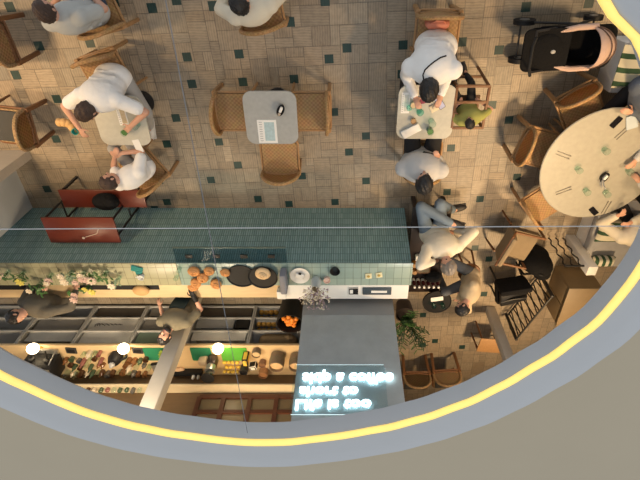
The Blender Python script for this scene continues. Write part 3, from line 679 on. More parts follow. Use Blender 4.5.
# small framed dark trays
for px, lab in ((71, 'small black framed tile lying on the front edge of the back worktop, left one'), (137.5, 'small black framed tile lying on the front edge of the back worktop, near the bartender')):
    q = ontop(px, 349); bm = bmn(); box(bm, (0, 0, .01), (.17, .13, .02), None, .004); box(bm, (0, 0, .021), (.12, .08, .004), mi=1); solo('black_tray', bm, [BLACKP, M('soot', (.05, .05, .055), .3)], lab, 'tray', (q[0], -5.80, 1.031), R(-6), 'black framed tiles')
q = ontop(116, 357, .05)
t = thing('juicer', 'squat black juicer behind the middle globe lamp', 'juicer', q)
bm = bmn(); lathe(bm, [(0, 0), (.10, 0), (.11, .1), (.08, .18), (0, .2)], n=24); part('body', bm, BLACKP, t); bm = bmn(); lathe(bm, [(.04, .19), (.05, .22), (.02, .27), (0, .28)], n=16); part('cone', bm, GREYP, t)
bm = bmn(); tube(bm, [(.1, 0, .12), (.2, .05, .1), (.2, .08, .06)], .02); part('spout', bm, BLACKP, t)
# paper bag, lemons
q = ontop(206, 357); bm = bmn(); box(bm, (0, 0, .07), (.15, .12, .14), Matrix.Rotation(.25, 3, 'Z'), .03); box(bm, (.1, -.08, .04), (.1, .09, .08), Matrix.Rotation(-.4, 3, 'Z'), .02)
solo('paper_bag', bm, M('kraft', (.60, .46, .30), .8, bump=.4, bscale=30), 'crumpled tan paper bag on the dark green board', 'paper bag', (q[0]-.02, q[1], 1.046))
for i in range(12):
    q = ontop(225+(i % 4)*4.2+(i//4 % 2)*2, 361+4.6*(i//4)); bm = bmn(); ell(bm, (0, 0, .032), (.038, .03, .03), n=2); ell(bm, (.038, 0, .032), (.008, .006, .006), n=1); ell(bm, (-.038, 0, .032), (.006, .005, .005), n=1)
    solo('lemon', bm, YELLOW, 'yellow lemon in the loose row beside the grinder', 'lemon', q, i*1.3, 'lemons beside the grinder')
q = ontop(192, 370); bm = bmn(); box(bm, (0, 0, .05), (.5, .09, .1), None, .01); solo('knife_rack', bm, BLACKP, 'low black box lying on the worktop right of the column', 'box', (q[0]-.06, q[1], 1.031))
for i, px in enumerate((197, 202)):
    q = ontop(px, 371); bm = bmn(); lathe(bm, [(0, 0), (.025, 0), (.025, .05), (.012, .07), (0, .07)], n=14); solo('shaker', bm, WHITE if i == 0 else GREYP, ['white shaker on the low black box', 'grey shaker on the low black box'][i], 'shaker', (q[0]-.03, q[1], 1.132))
q = ontop(182, 376); bm = bmn(); ell(bm, (0, 0, .035), (.1, .06, .04), n=2); ell(bm, (.07, .02, .03), (.05, .045, .03), n=2); solo('bread', bm, M('beige_dough', (.62, .42, .26), .7), 'beige piece of bread in front of the low black box', 'bread', (q[0]-.02, -6.26, 1.031+.0))
# jars and baskets with woven walls
def pot(px, py, r, h, m, inner, label, rz=0):
    q = ontop(px, py); t = thing('storage_jar', label, 'jar', (q[0], q[1], 1.031), 0, 'jars on the back worktop')
    bm = bmn(); lathe(bm, [(0, 0), (r*.9, 0), (r, h*.5), (r*.95, h), (r*.86, h), (r*.86, h*.8), (0, h*.8)], n=28); part('body', bm, m, t)
    bm = bmn(); lathe(bm, [(0, h*.86), (r*.5, h*.85), (r*.84, h*.805)], n=24); part('filling', bm, inner, t)
    return t
BURL = weave('hessian', (.34, .26, .17), (.24, .18, .11), 70); OAT = M('oats', (.66, .47, .27), .9, var=.25, scale=60)
pot(257, 350, .075, .11, BURL, OAT, 'small woven jar at the back of the jars'); pot(263, 361, .062, .1, M('rust_tin', (.28, .16, .10), .5), M('cocoa', (.20, .10, .05), .9), 'rust brown jar in the middle of the jars')
pot(278, 355, .125, .26, BURL, OAT, 'largest woven jar, tall, next to the grey wall'); pot(297, 356, .12, .24, BURL, OAT, 'second tall woven jar partly behind the grey wall')
pot(264, 370, .08, .12, M('clay', (.45, .24, .11), .6), M('paprika', (.62, .30, .12), .9), 'clay jar of orange powder at the front of the jars'); pot(245, 366, .07, .14, M('dark_tin', (.03, .03, .035), .4), BLACKP, 'black jar left of the other jars')
q = ontop(254, 363); bm = bmn(); box(bm, (0, 0, .06), (.12, .09, .12), Matrix.Rotation(.3, 3, 'Z'), .01); box(bm, (.0, .0, .122), (.07, .05, .004), Matrix.Rotation(.3, 3, 'Z'), 0, 1); solo('tea_box', bm, [PAPER, BLACKP], 'white box with a black patch among the jars', 'box', q)
q = ontop(247, 354); bm = bmn(); box(bm, (0, 0, .10), (.10, .16, .2), None, .02); ell(bm, (0, .03, .2), (.035, .035, .03), n=2, mi=1); solo('dark_bag', bm, [BLACKP, YELLOW], 'dark bag with a lemon on top behind the black jar', 'bag', q)
# bottles and glasses, left part of the worktop
BC = [('clear', None), ('clear', None), ('amber', (.22, .10, .04)), ('green', (.07, .11, .06)), ('clear', None), ('pink', (.30, .12, .10)), ('clear', None), ('brown', (.09, .04, .02)), ('cream', (.66, .56, .42)), ('smoke', (.12, .11, .10))]
place = ['by the coffee machine', 'under the middle globe lamp', 'between coffee machine and juicer', 'beside the kitchen scale']
rd = random.Random(21); seen = {}
for row, (py, x0, x1, n) in enumerate(((352, 84, 104, 5), (358, 66, 150, 15), (364, 62, 152, 16), (371, 66, 148, 16))):
    for i in range(n):
        px = x0+(x1-x0)*(i+.5)/n+rd.uniform(-1.5, 1.5)
        if row < 3 and 106 < px < 124: continue
        kx = rd.randrange(10); nm, c = BC[kx]; q = ontop(px, py+rd.uniform(-1, 1)); h = rd.uniform(.10, .2); r = rd.uniform(.03, .046)
        bm = bmn(); tall = rd.random() < .5
        if tall: lathe(bm, [(0, 0), (r, 0), (r, h*.6), (r*.4, h*.78), (r*.36, h), (0, h)], n=14)
        else: lathe(bm, [(0, 0), (r*.9, 0), (r*1.15, h*.6), (r*1.05, h*.6), (r*.8, .01), (0, .01)], n=16)
        m = GLASS if c is None else M('bottle_'+nm, c, .2)
        kind = 'bottle' if tall else 'tumbler'
        wh = ['at the front edge', 'in the second row', 'in the third row', 'in the row against the wall'][row]
        solo(kind, bm, m, '%s %s in the crowd on the back worktop, %s' % (nm, kind, wh), kind, q, 0, '%s %ss on the back worktop %s' % (nm, kind, wh))
for i in range(14):
    px = 62+i*6.3; q = PY(px, 380+rd.uniform(-.5, .5), YB+.12); kx = rd.randrange(10); nm, c = BC[kx]; bm = bmn(); h = rd.uniform(.06, .1); r = .032
    lathe(bm, [(0, 0), (r, 0), (r*1.1, h*.8), (r*.7, h), (0, h)], n=14); solo('small_jar', bm, GLASS if c is None else M('bottle_'+nm, c, .2), 'small %s jar on the wall shelf above the worktop' % nm, 'jar', (q.x, YB+.12, 1.401), 0, '%s jars on the wall shelf' % nm)

# ---------------------------------------------------------------- neon sign on the grey wall
t = thing('neon_sign', 'white neon lettering on a clear board on the grey wall', 'neon sign', (0, YW, 0))
c00, c11 = PY(296, 366, YW+.03), PY(386, 412, YW+.03)
bm = bmn(); boxx(bm, c00.x-.02, c11.x+.03, .012, .02, c00.z-.03, c11.z+.03); part('board', bm, glass('sign_board', (.90, .95, .96), .1), t)
NEON = M('neon_tube', (1, 1, 1), .5, emit=5.5, ecol=(.62, .88, .95))
bm = bmn(); cyl(bm, (c00.x, .03, c11.z+.035), (c11.x-.02, .03, c11.z+.035), .003); part('edge_line', bm, M('lit_edge', (.7, .9, .95), .4, emit=1.3, ecol=(.7, .9, .95)), t)
bm = bmn(); cyl(bm, (c00.x, .03, c00.z-.02), (c11.x+.02, .03, c00.z-.02), .0018); part('edge_line', bm, MATS['lit_edge'], t)
def textmesh(s, x0, x1, zb, zh):
    cu = bpy.data.curves.new('t', 'FONT'); cu.size = 1; cu.offset = .026; cu.extrude = .02; cu.resolution_u = 3
    o = bpy.data.objects.new('t', cu); COL.objects.link(o)
    def mk(body):
        cu.body = body; dg = bpy.context.evaluated_depsgraph_get(); dg.update()
        return bpy.data.meshes.new_from_object(o.evaluated_get(dg))
    full = mk(s); xs = [v.co.x for v in full.vertices]; a, b = min(xs), max(xs)
    words = s.split(' '); pos = 0
    for w in words:      # each word is a piece of neon of its own
        me = mk(w); wx = [v.co.x for v in me.vertices]
        pre = mk(s[:pos]+w); off = max(v.co.x for v in pre.vertices)-max(wx); pos += len(w)+1
        for v in me.vertices:
            x, y, z = v.co; v.co = (x0+(x+off-a)/(b-a)*(x1-x0), .034+z*.3, zb+y*zh)
        me.materials.clear(); me.materials.append(NEON); q = bpy.data.objects.new('neon_word', me); COL.objects.link(q); q.parent = t
    bpy.data.objects.remove(o)
for s, pa, pb, y0, y1 in (('skip a coffee', 303, 393, 373.5, 383.5), ('short to', 300, 358, 387, 396.5), ('Life is too', 296, 371, 400, 410)):
    A = PY(pa, y0, YW+.034); B = PY(pb, y0, YW+.034); T = PY(pa, y1, YW+.034)
    textmesh(s, A.x, B.x, A.z, (T.z-A.z)/.72)
# ---------------------------------------------------------------- people
def ik(a, b, l1, l2, pole):
    d = b-a; L = min(d.length, (l1+l2)*.995); u = d.normalized(); b = a+u*L
    x = (l1*l1-l2*l2+L*L)/(2*L); h = math.sqrt(max(0, l1*l1-x*x)); p = pole-u*pole.dot(u)
    p = p.normalized() if p.length > 1e-4 else u.orthogonal().normalized()
    return a+u*x+p*h, b
def remesh(bm, vox, smooth=6):
    me = bpy.data.meshes.new('r'); bm.to_mesh(me); bm.free(); o = bpy.data.objects.new('r', me); COL.objects.link(o)
    m = o.modifiers.new('r', 'REMESH'); m.mode = 'VOXEL'; m.voxel_size = vox; m.use_smooth_shade = True
    if smooth: s = o.modifiers.new('s', 'SMOOTH'); s.factor = .5; s.iterations = smooth
    dg = bpy.context.evaluated_depsgraph_get(); dg.update(); r = bpy.data.meshes.new_from_object(o.evaluated_get(dg)); bpy.data.objects.remove(o); bpy.data.meshes.remove(me)
    r.polygons.foreach_set('use_smooth', [True]*len(r.polygons)); return r
def hand(bm, w, d, nrm, thumb, k=1.0):
    n0 = len(bm.verts); d = d.normalized(); nrm = (nrm-d*nrm.dot(d)).normalized(); s = d.cross(nrm)
    rot = Matrix((s, d, nrm)).transposed()
    ell(bm, w+d*.045, (.038, .05, .017), rot, 2)
    for i, (x, L) in enumerate(((-.028, .065), (-.009, .078), (.010, .072), (.028, .056))):
        p = w+d*.082+s*x; q = p+(d*.85-nrm*.45).normalized()*L*.5; r = q+(d*.45-nrm*.85).normalized()*L*.5
        cap(bm, p, q, .0092, .0085, 8, 1); cap(bm, q, r, .0085, .0075, 8, 1)
    p = w+d*.025+s*thumb*.033; q = p+(d*.6+s*thumb*.75-nrm*.2).normalized()*.04; r = q+(d*.9-nrm*.4+s*thumb*.1).normalized()*.03
    cap(bm, p, q, .0115, .0095, 8, 1); cap(bm, q, r, .0095, .008, 8, 1)
    bm.verts.ensure_lookup_table()
    for v in bm.verts[n0:]: v.co = w+(v.co-w)*k
def person(label, pel, neck, head, face, hands, shirt, trousers, hair, shoe=None, knees=None, feet=None, sleeve='long', k=1.15, elb=None, hairlen=0, beard=False, apron=None, cat='person', gaze=None, toe=None, glove=0):
    base = V((pel.x, pel.y, 0)); pel = pel-base; neck = neck-base; head = head-base; hands = [h-base for h in hands]
    t = thing('person', label, cat, base)
    fw = V((face[0], face[1], 0)).normalized(); up = (neck-pel).normalized(); sd = fw.cross(up).normalized(); fw2 = up.cross(sd).normalized()
    rot = Matrix((sd, fw2, up)).transposed(); L = (neck-pel).length
    shs = [neck-up*.05*k+sd*s*.185*k for s in (-1, 1)]; hips = [pel+sd*s*.09*k for s in (-1, 1)]
    els = []; wr = []
    for s, sh, hd in zip((-1, 1), shs, hands):
        pole = (elb[0 if s < 0 else 1] if elb else (V((0, 0, -.6))+sd*s*.9-fw*.3)); e, w = ik(sh, hd, .29*k, .25*k, pole); els.append(e); wr.append(w)
    kn = []; an = []
    for i, (s, hp) in enumerate(zip((-1, 1), hips)):
        if knees: kk = knees[i]-base
        else: kk = hp+fw*.42*k+sd*s*.05+V((0, 0, -.01))
        kk = hp+(kk-hp).normalized()*.43*k
        ff = (feet[i]-base) if feet else V((kk.x, kk.y, .07))+fw*.03
        kn.append(kk); an.append(kk+(ff-kk).normalized()*min((ff-kk).length, .46*k))
    gz = V(gaze).normalized() if gaze else (fw+V((0, 0, -.5))).normalized()
    hup = (head-neck).normalized(); hs = gz.cross(hup).normalized(); hup = hs.cross(gz).normalized(); hr = Matrix((hs, gz, hup)).transposed()
    def hp_(x, y, z): return head+hs*x*k+gz*y*k+hup*z*k
    def torso(bm, g):
        ell(bm, pel+up*.02, ((.17+g)*k, (.125+g)*k, (.13+g)*k), rot, 3); ell(bm, pel+up*L*.42, ((.160+g)*k, (.12+g)*k, (.18+g)*k), rot, 3)
        ell(bm, pel+up*L*.74+fw2*.005, ((.190+g)*k, (.13+g)*k, (.18+g)*k), rot, 3)
        for s in shs: cap(bm, neck-up*.05*k, s, (.062+g)*k, (.058+g)*k)
    # body
    bm = bmn(); torso(bm, 0)
    cap(bm, neck-up*.04, neck+(head-neck)*.75, .056*k, .05*k)
    ell(bm, hp_(0, 0, .012), (.075*k, .094*k, .108*k), hr, 3); ell(bm, hp_(0, .03, -.055), (.056*k, .062*k, .06*k), hr, 2)
    cap(bm, hp_(0, .088, .012), hp_(0, .108, -.022), .010*k, .016*k, 8, 1)
    for s in (-1, 1): ell(bm, hp_(s*.077, -.008, -.008), (.012*k, .02*k, .032*k), hr, 2)
    for i in range(2):
        cap(bm, shs[i], els[i], .047*k, .040*k); cap(bm, els[i], wr[i], .040*k, .027*k)
        dd = (wr[i]-els[i]).normalized(); hand(bm, wr[i], dd, V((0, 0, 1)) if abs(dd.z) < .8 else fw, (1, -1)[i], min(k, 1.05))
        cap(bm, hips[i], kn[i], .082*k, .055*k); cap(bm, kn[i], an[i], .054*k, .038*k); cap(bm, an[i], an[i]+(V(toe[i]).normalized() if toe else fw)*.14*k+V((0, 0, -.03)), .036*k, .028*k)
    def add(name, me, m):
        me.materials.clear(); me.materials.append(m); o = bpy.data.objects.new(name, me); COL.objects.link(o); o.parent = t; return o
    add('body', remesh(bm, .0085, 3), SKIN)
    # shirt
    bm = bmn(); torso(bm, .03)
    for i in range(2):
        if sleeve == 'long': cap(bm, shs[i], els[i], .076*k, .064*k); cap(bm, els[i], els[i]+(wr[i]-els[i])*.92, .062*k, .043*k)
        else: cap(bm, shs[i], shs[i]+(els[i]-shs[i])*.68, .080*k, .074*k)
    for q in range(4):      # soft folds across the back
        a = pel+up*L*(.2+.16*q); s = (-1)**q; tube(bm, [a+sd*s*.13*k-fw2*.125*k, a+sd*s*.02+up*.035-fw2*.150*k, a-sd*s*.09*k-up*.03-fw2*.13*k], .012, 6)
    add('shirt', remesh(bm, .013, 8), shirt)
    bm = bmn(); ell(bm, pel+up*.0, (.19*k, .145*k, .12*k), rot, 3)
    for i in range(2): cap(bm, hips[i], kn[i], .098*k, .072*k); cap(bm, kn[i], an[i]+(kn[i]-an[i])*.08, .070*k, .055*k)
    add('trousers', remesh(bm, .013, 7), trousers)
    if shoe:
        for i in range(2):
            d = V(toe[i]).normalized() if toe else fw; bm = bmn(); a = an[i]; z = a.z-.055; ell(bm, V((a.x, a.y, z+.03))+d*.055, (.05*k, .14*k, .045*k), Matrix.Rotation(yaw(d), 3, 'Z'), 3)
            box(bm, V((a.x, a.y, z-.005))+d*.055, (.09*k, .27*k, .02), Matrix.Rotation(yaw(d), 3, 'Z'), .009); add('shoe', finish(bm, 'shoe', shoe), shoe)
    if glove:
        bm = bmn(); i = glove-1; dd = (wr[i]-els[i]).normalized(); hand(bm, wr[i], dd, V((0, 0, 1)), (1, -1)[i], 1.12); cap(bm, wr[i]-dd*.06, wr[i]+dd*.02, .042, .038); add('glove', remesh(bm, .007, 2), BLACKP)
    # hair
    bm = bmn(); bmesh.ops.create_icosphere(bm, subdivisions=4, radius=1); rd = random.Random(hash(label) % 999)
    for v in bm.verts:
        c = v.co.copy(); f = c.y; inn = (f > .45 and c.z < .42) or c.z < -.55-hairlen
        j = .985 if inn else 1.10+.035*math.sin(c.x*17+c.y*9)+.03*math.sin(c.z*14+c.x*6)
        v.co = (head+hs*c.x*.078*k*j+gz*(c.y*.096*j-.008)*k+hup*(c.z*.110*j+.014)*k) if not inn else (head+hs*c.x*.05*k+gz*(c.y*.05-.01)*k+hup*(c.z*.06)*k)
    if hairlen: ell(bm, hp_(0, -.085, -.05-.3*hairlen), (.065*k, .045*k, (.09+.3*hairlen)*k), hr, 3)
    add('hair', finish(bm, 'hair', hair), hair)
    for s in (-1, 1):
        bm = bmn(); ell(bm, hp_(s*.030, .083, .014), .011*k, n=2); add('eye', finish(bm, 'eye', M('eye_dark', (.04, .03, .025), .2)), MATS['eye_dark'])
    bm = bmn(); ell(bm, hp_(0, .088, -.058), (.024*k, .008*k, .007*k), hr, 2); add('mouth', finish(bm, 'mouth', M('lips', (.42, .15, .13), .5)), MATS['lips'])
    if beard:
        bm = bmn(); ell(bm, hp_(0, .035, -.078), (.062*k, .062*k, .05*k), hr, 3); add('beard', finish(bm, 'beard', hair), hair)
    if apron:
        bm = bmn(); box(bm, pel+up*.10+fw2*.15, (.24*k, .02, .36*k), rot, .009); add('apron', finish(bm, 'apron', apron), apron)
    return t
def cloth(n, c): return M(n, c, .9, var=.10, scale=5, bump=.7, bscale=7)
HB = M('black_hair', (.012, .010, .010), .5, bump=.5, bscale=60, stretch=(1, 1, .3)); HBR = M('brown_hair', (.05, .026, .017), .55, bump=.5, bscale=60); HG = M('grey_hair', (.24, .20, .165), .6, bump=.5, bscale=60)
WT = cloth('white_cotton', (.86, .85, .84)); CRM = cloth('cream_cotton', (.68, .62, .50)); GRT = cloth('grey_cotton', (.44, .45, .44)); PGR = cloth('pale_grey_cotton', (.52, .51, .50))
DEN = cloth('blue_denim', (.15, .20, .26)); DDEN = cloth('navy_denim', (.03, .05, .09)); BLK = cloth('black_cotton', (.015, .015, .018)); OLV = cloth('olive_cotton', (.19, .165, .11)); GTR = cloth('grey_trouser', (.38, .37, .36))
WSH = M('white_shoe', (.7, .69, .67), .5); BSH = M('black_shoe', (.02, .018, .02), .5)
person('person in grey t-shirt and jeans seated in the top left corner', P(93, 12, .56), P(62, 21, 1.05), P(46, 11, 1.20), (-.2, 1), [P(60, -8, .8), P(92, -4, .62)], GRT, DDEN, HBR, BSH, sleeve='short', k=1.03)
person('person in white t-shirt leaning over a stone table, holding a teal cup', P(114, 77, .57), P(97, 101, 1.0), P(88, 111, 1.09), (-.1, -1), [P(131, 126, .85), P(79, 128, .86)], WT, GTR, HBR, WSH, knees=[P(140, 104, .54), P(122, 104, .5)], feet=[P(150, 128, .10), P(125, 120, .1)], sleeve='short', elb=[V((1, .2, -.2)), V((-1, .2, -.2))], k=1.12)
person('small person in white top seated between stone table and red bench', P(143, 169, .55), P(127, 180, .94), P(110, 181, 1.06), (-.55, .9), [P(115, 156, .80), P(121, 153, .80)], WT, GTR, HBR, WSH, k=.98, sleeve='short')
person('person in cream top with black hair seated at the top edge', P(258, 2, .56), P(252, 12, 1.03), P(240, 3, 1.17), (-.3, 1), [P(228, -14, .8), P(262, -18, .8)], CRM, BLK, HB, BSH, k=1.05)
man = person('person in white shirt with black strap bowed over the table with drinks', P(436, 46, .57), P(431, 72, 1.04), P(429, 89, 1.13), (0, -1), [P(441, 95, .84), P(415, 97, .84)], WT, BLK, HB, BSH, knees=[P(449, 78, .5), P(413, 78, .5)], k=1.25, elb=[V((.25, .35, -1)), V((-.25, .35, -1))])
pts = []
shirt = [c for c in man.children if c.name.startswith('shirt')][0]
for q in ((424, 80), (423, 75), (425, 70), (429, 66), (434, 62), (440, 58), (446, 56)):
    o_ = V((0, 0, H))-man.location; hit, co, nm, ix = shirt.ray_cast(o_, (P(*q, 0)-V((0, 0, H))).normalized())
    if hit: pts.append(co+nm*.004)
if len(pts) > 2: bm = bmn(); tube(bm, pts, .008, 6); part('strap', bm, BLACKF, man, label='thin black strap across the back')
person('person in pale grey jumper seated with a phone, back to the bar', P(421, 160, .56), P(422, 171, 1.04), P(424, 183, 1.24), (0, 1), [P(417, 158, .88), P(438, 158, .88)], PGR, BLK, HB, BSH, elb=[V((-.3, -.5, -1)), V((.3, -.5, -1))], k=1.25)
person('person in cream jumper and blue jeans with crossed legs on the dark bench', P(434, 233, .57), P(444, 250, 1.02), P(448, 266, 1.22), (0, 1), [P(434, 262, 1.12), P(455, 232, .62)], CRM, DEN, HG, BSH, knees=[P(419, 197, .62), P(440, 202, .56)], feet=[P(452, 224, .72), P(457, 212, .12)], toe=[(1, -.35, 0), (1, .2, 0)], elb=[V((-.8, .9, -.5)), V((.7, .4, -.8))])
person('person in sand-coloured top leaning toward the small black side table', P(471, 278, .57), P(470, 296, .98), P(463, 308, 1.15), (-.95, .1), [P(461, 296, .66), P(453, 303, .64)], cloth('sand_cotton', (.48, .38, .25)), cloth('grey_jean', (.09, .10, .12)), HB, WSH, knees=[P(450, 290, .54), P(455, 264, .54)], k=1.0, gaze=(-.6, .2, -.9))
person('bearded person in olive shirt standing behind the bar with a gloved hand', P(184, 306, .97), P(173, 324, 1.43), P(165, 336, 1.60), (.05, 1), [P(160, 306, 1.02), P(194, 297, 1.15)], OLV, BLK, HB, BSH, knees=[P(184, 306, .97)+V((-.1, .03, -.44)), P(184, 306, .97)+V((.1, .03, -.44))], feet=[P(184, 306, .97)+V((-.1, .0, -.9)), P(184, 306, .97)+V((.1, 0, -.9))], sleeve='short', beard=True, apron=M('dark_apron', (.02, .04, .045), .9), gaze=(-.1, .9, .35), k=.98, glove=2, elb=[V((-.4, -.3, -1)), V((.5, -.3, -.6))])
person('dark-haired person in grey-olive shirt bending over the left end of the bar', P(62, 301, .97), P(32, 308, 1.40), P(17, 316, 1.53), (.2, 1), [P(40, 288, 1.15), P(76, 290, 1.13)], cloth('taupe_cotton', (.13, .115, .09)), BLK, HB, BSH, knees=[P(62, 301, .97)+V((-.1, .03, -.44)), P(62, 301, .97)+V((.1, .03, -.44))], feet=[P(62, 301, .97)+V((-.1, 0, -.9)), P(62, 301, .97)+V((.1, 0, -.9))], gaze=(.1, .45, -1), k=1.05)
person('person in slate blue top at the round table, cut off by the upper right rim', P(645, 90, .56), P(654, 100, 1.0), P(668, 108, 1.15), (-.5, -.85), [P(632, 112, .82), P(646, 124, .82)], cloth('slate_cotton', (.10, .12, .16)), BLK, HB, BSH)
person('person in grey top reaching across the round table from the right rim', P(690, 165, .56), P(676, 170, 1.02), P(668, 178, 1.17), (-1, 0), [P(640, 182, .82), P(636, 160, .82)], PGR, BLK, HBR, BSH)
person('person in cream shirt on the bench, hands at the round table edge', P(640, 232, .57), P(640, 236, 1.02), P(652, 244, 1.18), (-.45, .9), [P(617, 216, .86), P(632, 222, .86)], CRM, BLK, HB, BSH)
# toddler in the wooden high chair
q = P(465, 107, .5); hx, hy = q.x, q.y
t = thing('high_chair', 'wooden high chair with open frame beside the table with drinks', 'high chair', (hx, hy+.02, 0))
for sx in (-1, 1):
    for sy in (-1, 1):
        bm = bmn(); cyl(bm, (sx*.19, sy*.2+.1*(sy > 0), .74), (sx*.22, sy*.22+.12*(sy > 0), 0), .02, .017); part('leg', bm, WOODD, t)
    bm = bmn(); box(bm, (sx*.19, .05, .74), (.035, .5, .03), None, .008); part('arm_rail', bm, WOODD, t)
bm = bmn(); box(bm, (0, -.03, .46), (.36, .30, .025), None, .006); part('seat', bm, WOODD, t)
for y, z in ((.31, .74), (.12, .74), (-.20, .74), (.31, .35)):
    bm = bmn(); box(bm, (0, y, z), (.38, .035, .025), None, .006); part('crossbar', bm, WOODD, t)
bm = bmn(); box(bm, (.02, .28, .6), (.06, .06, .05), None, .01); part('buckle', bm, BLACKP, t)
person('toddler in yellow-green top with dark curly hair sitting in the high chair', V((hx, hy+.02, .57)), V((hx+.02, hy-.06, .82)), P(470, 123, .92), (-.3, .9), [V((hx-.15, hy+.10, .70)), V((hx+.14, hy+.12, .70))], cloth('lime_cotton', (.33, .33, .09)), BLK, HB, BSH, k=.66, sleeve='short')
# ---------------------------------------------------------------- things people hold or use
def phone(px, py, z, rz, label, scr=False, tilt=0):
    q = P(px, py, z); t = thing('phone', label, 'phone', q, rz); t.rotation_euler = (tilt, 0, rz)
    bm = bmn(); prism(bm, rrect(.075, .15, .012), 0, .009); part('body', bm, BLACKP, t)
    bm = bmn(); prism(bm, rrect(.067, .14, .009), .009, .0095)
    if scr: m = M('lit_screen', (.3, .3, .4), .3, emit=.5, ecol=(.45, .42, .5), var=.5, scale=25)
    else: m = M('dark_screen', (.01, .01, .014), .12)
    part('screen', bm, m, t)
phone(440, 103, .765, R(35), 'phone with a lit screen near the bowed man on the drinks table', True)
phone(428, 155, .90, R(75), 'dark phone held by the person in the pale grey jumper')
phone(616, 122, .7505, R(-32), 'black phone on the round table near its upper edge')
phone(593.5, 211, .7505, R(48), 'black phone on the round table near the striped cushion')
phone(437, 265, 1.13, R(20), 'dark phone held up by the person in the cream jumper', tilt=.6)
def menu(px, py, w, h, label, z=.7505, rz=0, pic=(.42, .55, .58)):
    q = P(px, py, z); t = thing('menu', label, 'menu', q, rz)
    bm = bmn(); box(bm, (0, 0, .002), (w, h, .004)); part('sheet', bm, PAPER, t, smooth=False)
    if pic:
        bm = bmn(); box(bm, (w*.12, 0, .0045), (w*.52, h*.8, .001)); part('picture', bm, M('menu_print_%d' % int(pic[0]*100), pic, .6, var=.3, scale=30), t, smooth=False)
        bm = bmn()
        for k in range(9): box(bm, (-w*.33, -h*.4+h*.1*k, .0045), (w*.16, h*.02, .001))
        part('print', bm, M('grey_print', (.25, .25, .27), .7), t, smooth=False)
menu(267.5, 131.5, .235, .30, 'white menu with a pale blue picture on the empty square table')
menu(405.5, 103, .10, .25, 'long white menu strip at the left edge of the drinks table', pic=(.6, .6, .55))
menu(437, 299, .20, .085, 'white menu card on the small black side table', z=.532, rz=R(10), pic=None)
menu(122, 115, .11, .26, 'cream menu on the table of the man in white', pic=(.55, .45, .3)); menu(138, 146, .09, .17, 'cream paper strip at the corner of the table near the small person', pic=None, rz=R(10))
# napkin holders
for px, py, z, lab in ((281, 109, .75, 'oval black holder with a white napkin on the empty square table'), (603, 176, .75, 'black caddy full of cutlery in the middle of the round table')):
    q = P(px, py, z); t = thing('napkin_holder', lab, 'holder', (q.x, q.y, z), R(-25))
    bm = bmn(); lathe(bm, [(0, .005), (.035, .005), (.045, .055), (.055, .055), (.045, 0), (0, 0)], n=24); bmesh.ops.scale(bm, verts=bm.verts, vec=(.8, 1.35, 1)); part('dish', bm, BLACKP, t)
    bm = bmn(); box(bm, (0, .01, .045), (.035, .07, .06), None, .012); part('napkin', bm, PAPER, t)
    if px > 300:
        bm = bmn()
        for kx in range(6): tube(bm, [(.0, -.02, .03), (-.02+.025*kx, -.10-.01*(kx % 3), .09)], .005, 6); 
        part('cutlery', bm, STEEL, t)
    else:
        bm = bmn(); ell(bm, (0, -.05, .05), (.02, .02, .02)); part('salt', bm, M('salt_beige', (.5, .4, .3), .6), t)
# cups and glasses
def cup(px, py, m, label, r=.036, h=.10, z=.7505, fill=None, cat='glass', name='drinking_glass', grp=None):
    q = P(px, py, z+h*.6); t = thing(name, label, cat, (q.x, q.y, z), 0, grp)
    bm = bmn(); lathe(bm, [(0, 0), (r*.85, 0), (r, h), (r*.92, h), (r*.78, .008), (0, .008)], n=24); part('body', bm, m, t)
    if fill: bm = bmn(); lathe(bm, [(0, h*.8), (r*.88, h*.8), (r*.78, .012), (0, .012)], n=24); part('drink', bm, fill, t)
    return t
MINT = M('mint', (.06, .17, .04), .5, var=.4, scale=60); TEA = M('milky_tea', (.42, .26, .12), .4)
cup(420, 112, GLASST, 'teal tinted glass in the middle of the drinks table', .045, .06)
cup(430, 131, GLASS, 'clear glass with green mint at the lower side of the drinks table', .042, .12, fill=MINT)
cup(432, 123, GLASS, 'empty clear glass beside the mint drink on the drinks table', .045, .12)
cup(413.5, 105, GLASS, 'glass of creamy coffee beside the menu strip', .04, .09, fill=M('coffee_cream', (.66, .50, .30), .4))
cup(413.5, 121, M('wood_cup', (.30, .20, .10), .5), 'brown cup at the left side of the drinks table', .035, .05, fill=TEA, cat='cup', name='cup')
cup(409, 108, GLASST, 'small teal glass next to the menu strip', .03, .07)
cup(125, 132, GLASS, 'green mint drink held on the table of the man in white', .042, .12, fill=MINT)
cup(136, 126, GLASS, 'empty glass behind the green mint drink', .04, .11)
cup(76, 131, TEALM, 'teal cup in the hand over the left edge of the stone table', .04, .09, z=.80, cat='cup', name='cup')
for i, (px, py, lab) in enumerate(((579, 170, 'leftmost clear glass on the round table'), (606, 151, 'uppermost clear glass on the round table, above the cutlery caddy'), (587, 192, 'clear glass on the round table nearest to the lower phone'), (607, 194, 'clear glass on the round table below the cutlery caddy'), (630, 172, 'clear glass on the round table nearest to the right rim'))):
    cup(px, py, GLASS, lab, .045, .09, grp='clear glasses on the round table')
cup(434, 306, GLASST, 'left glass on the small black side table', .04, .08, z=.532, grp='glasses on the side table'); cup(443, 306, GLASST, 'right glass on the small black side table', .04, .08, z=.532, grp='glasses on the side table')
q = P(429, 101, .76); bm = bmn(); box(bm, (0, 0, .012), (.12, .09, .02), None, .009); solo('purse', bm, M('magenta_fabric', (.28, .06, .10), .8), 'small dark pink purse in front of the bowed man', 'purse', (q.x-.05, q.y+.02, .7505), R(15))
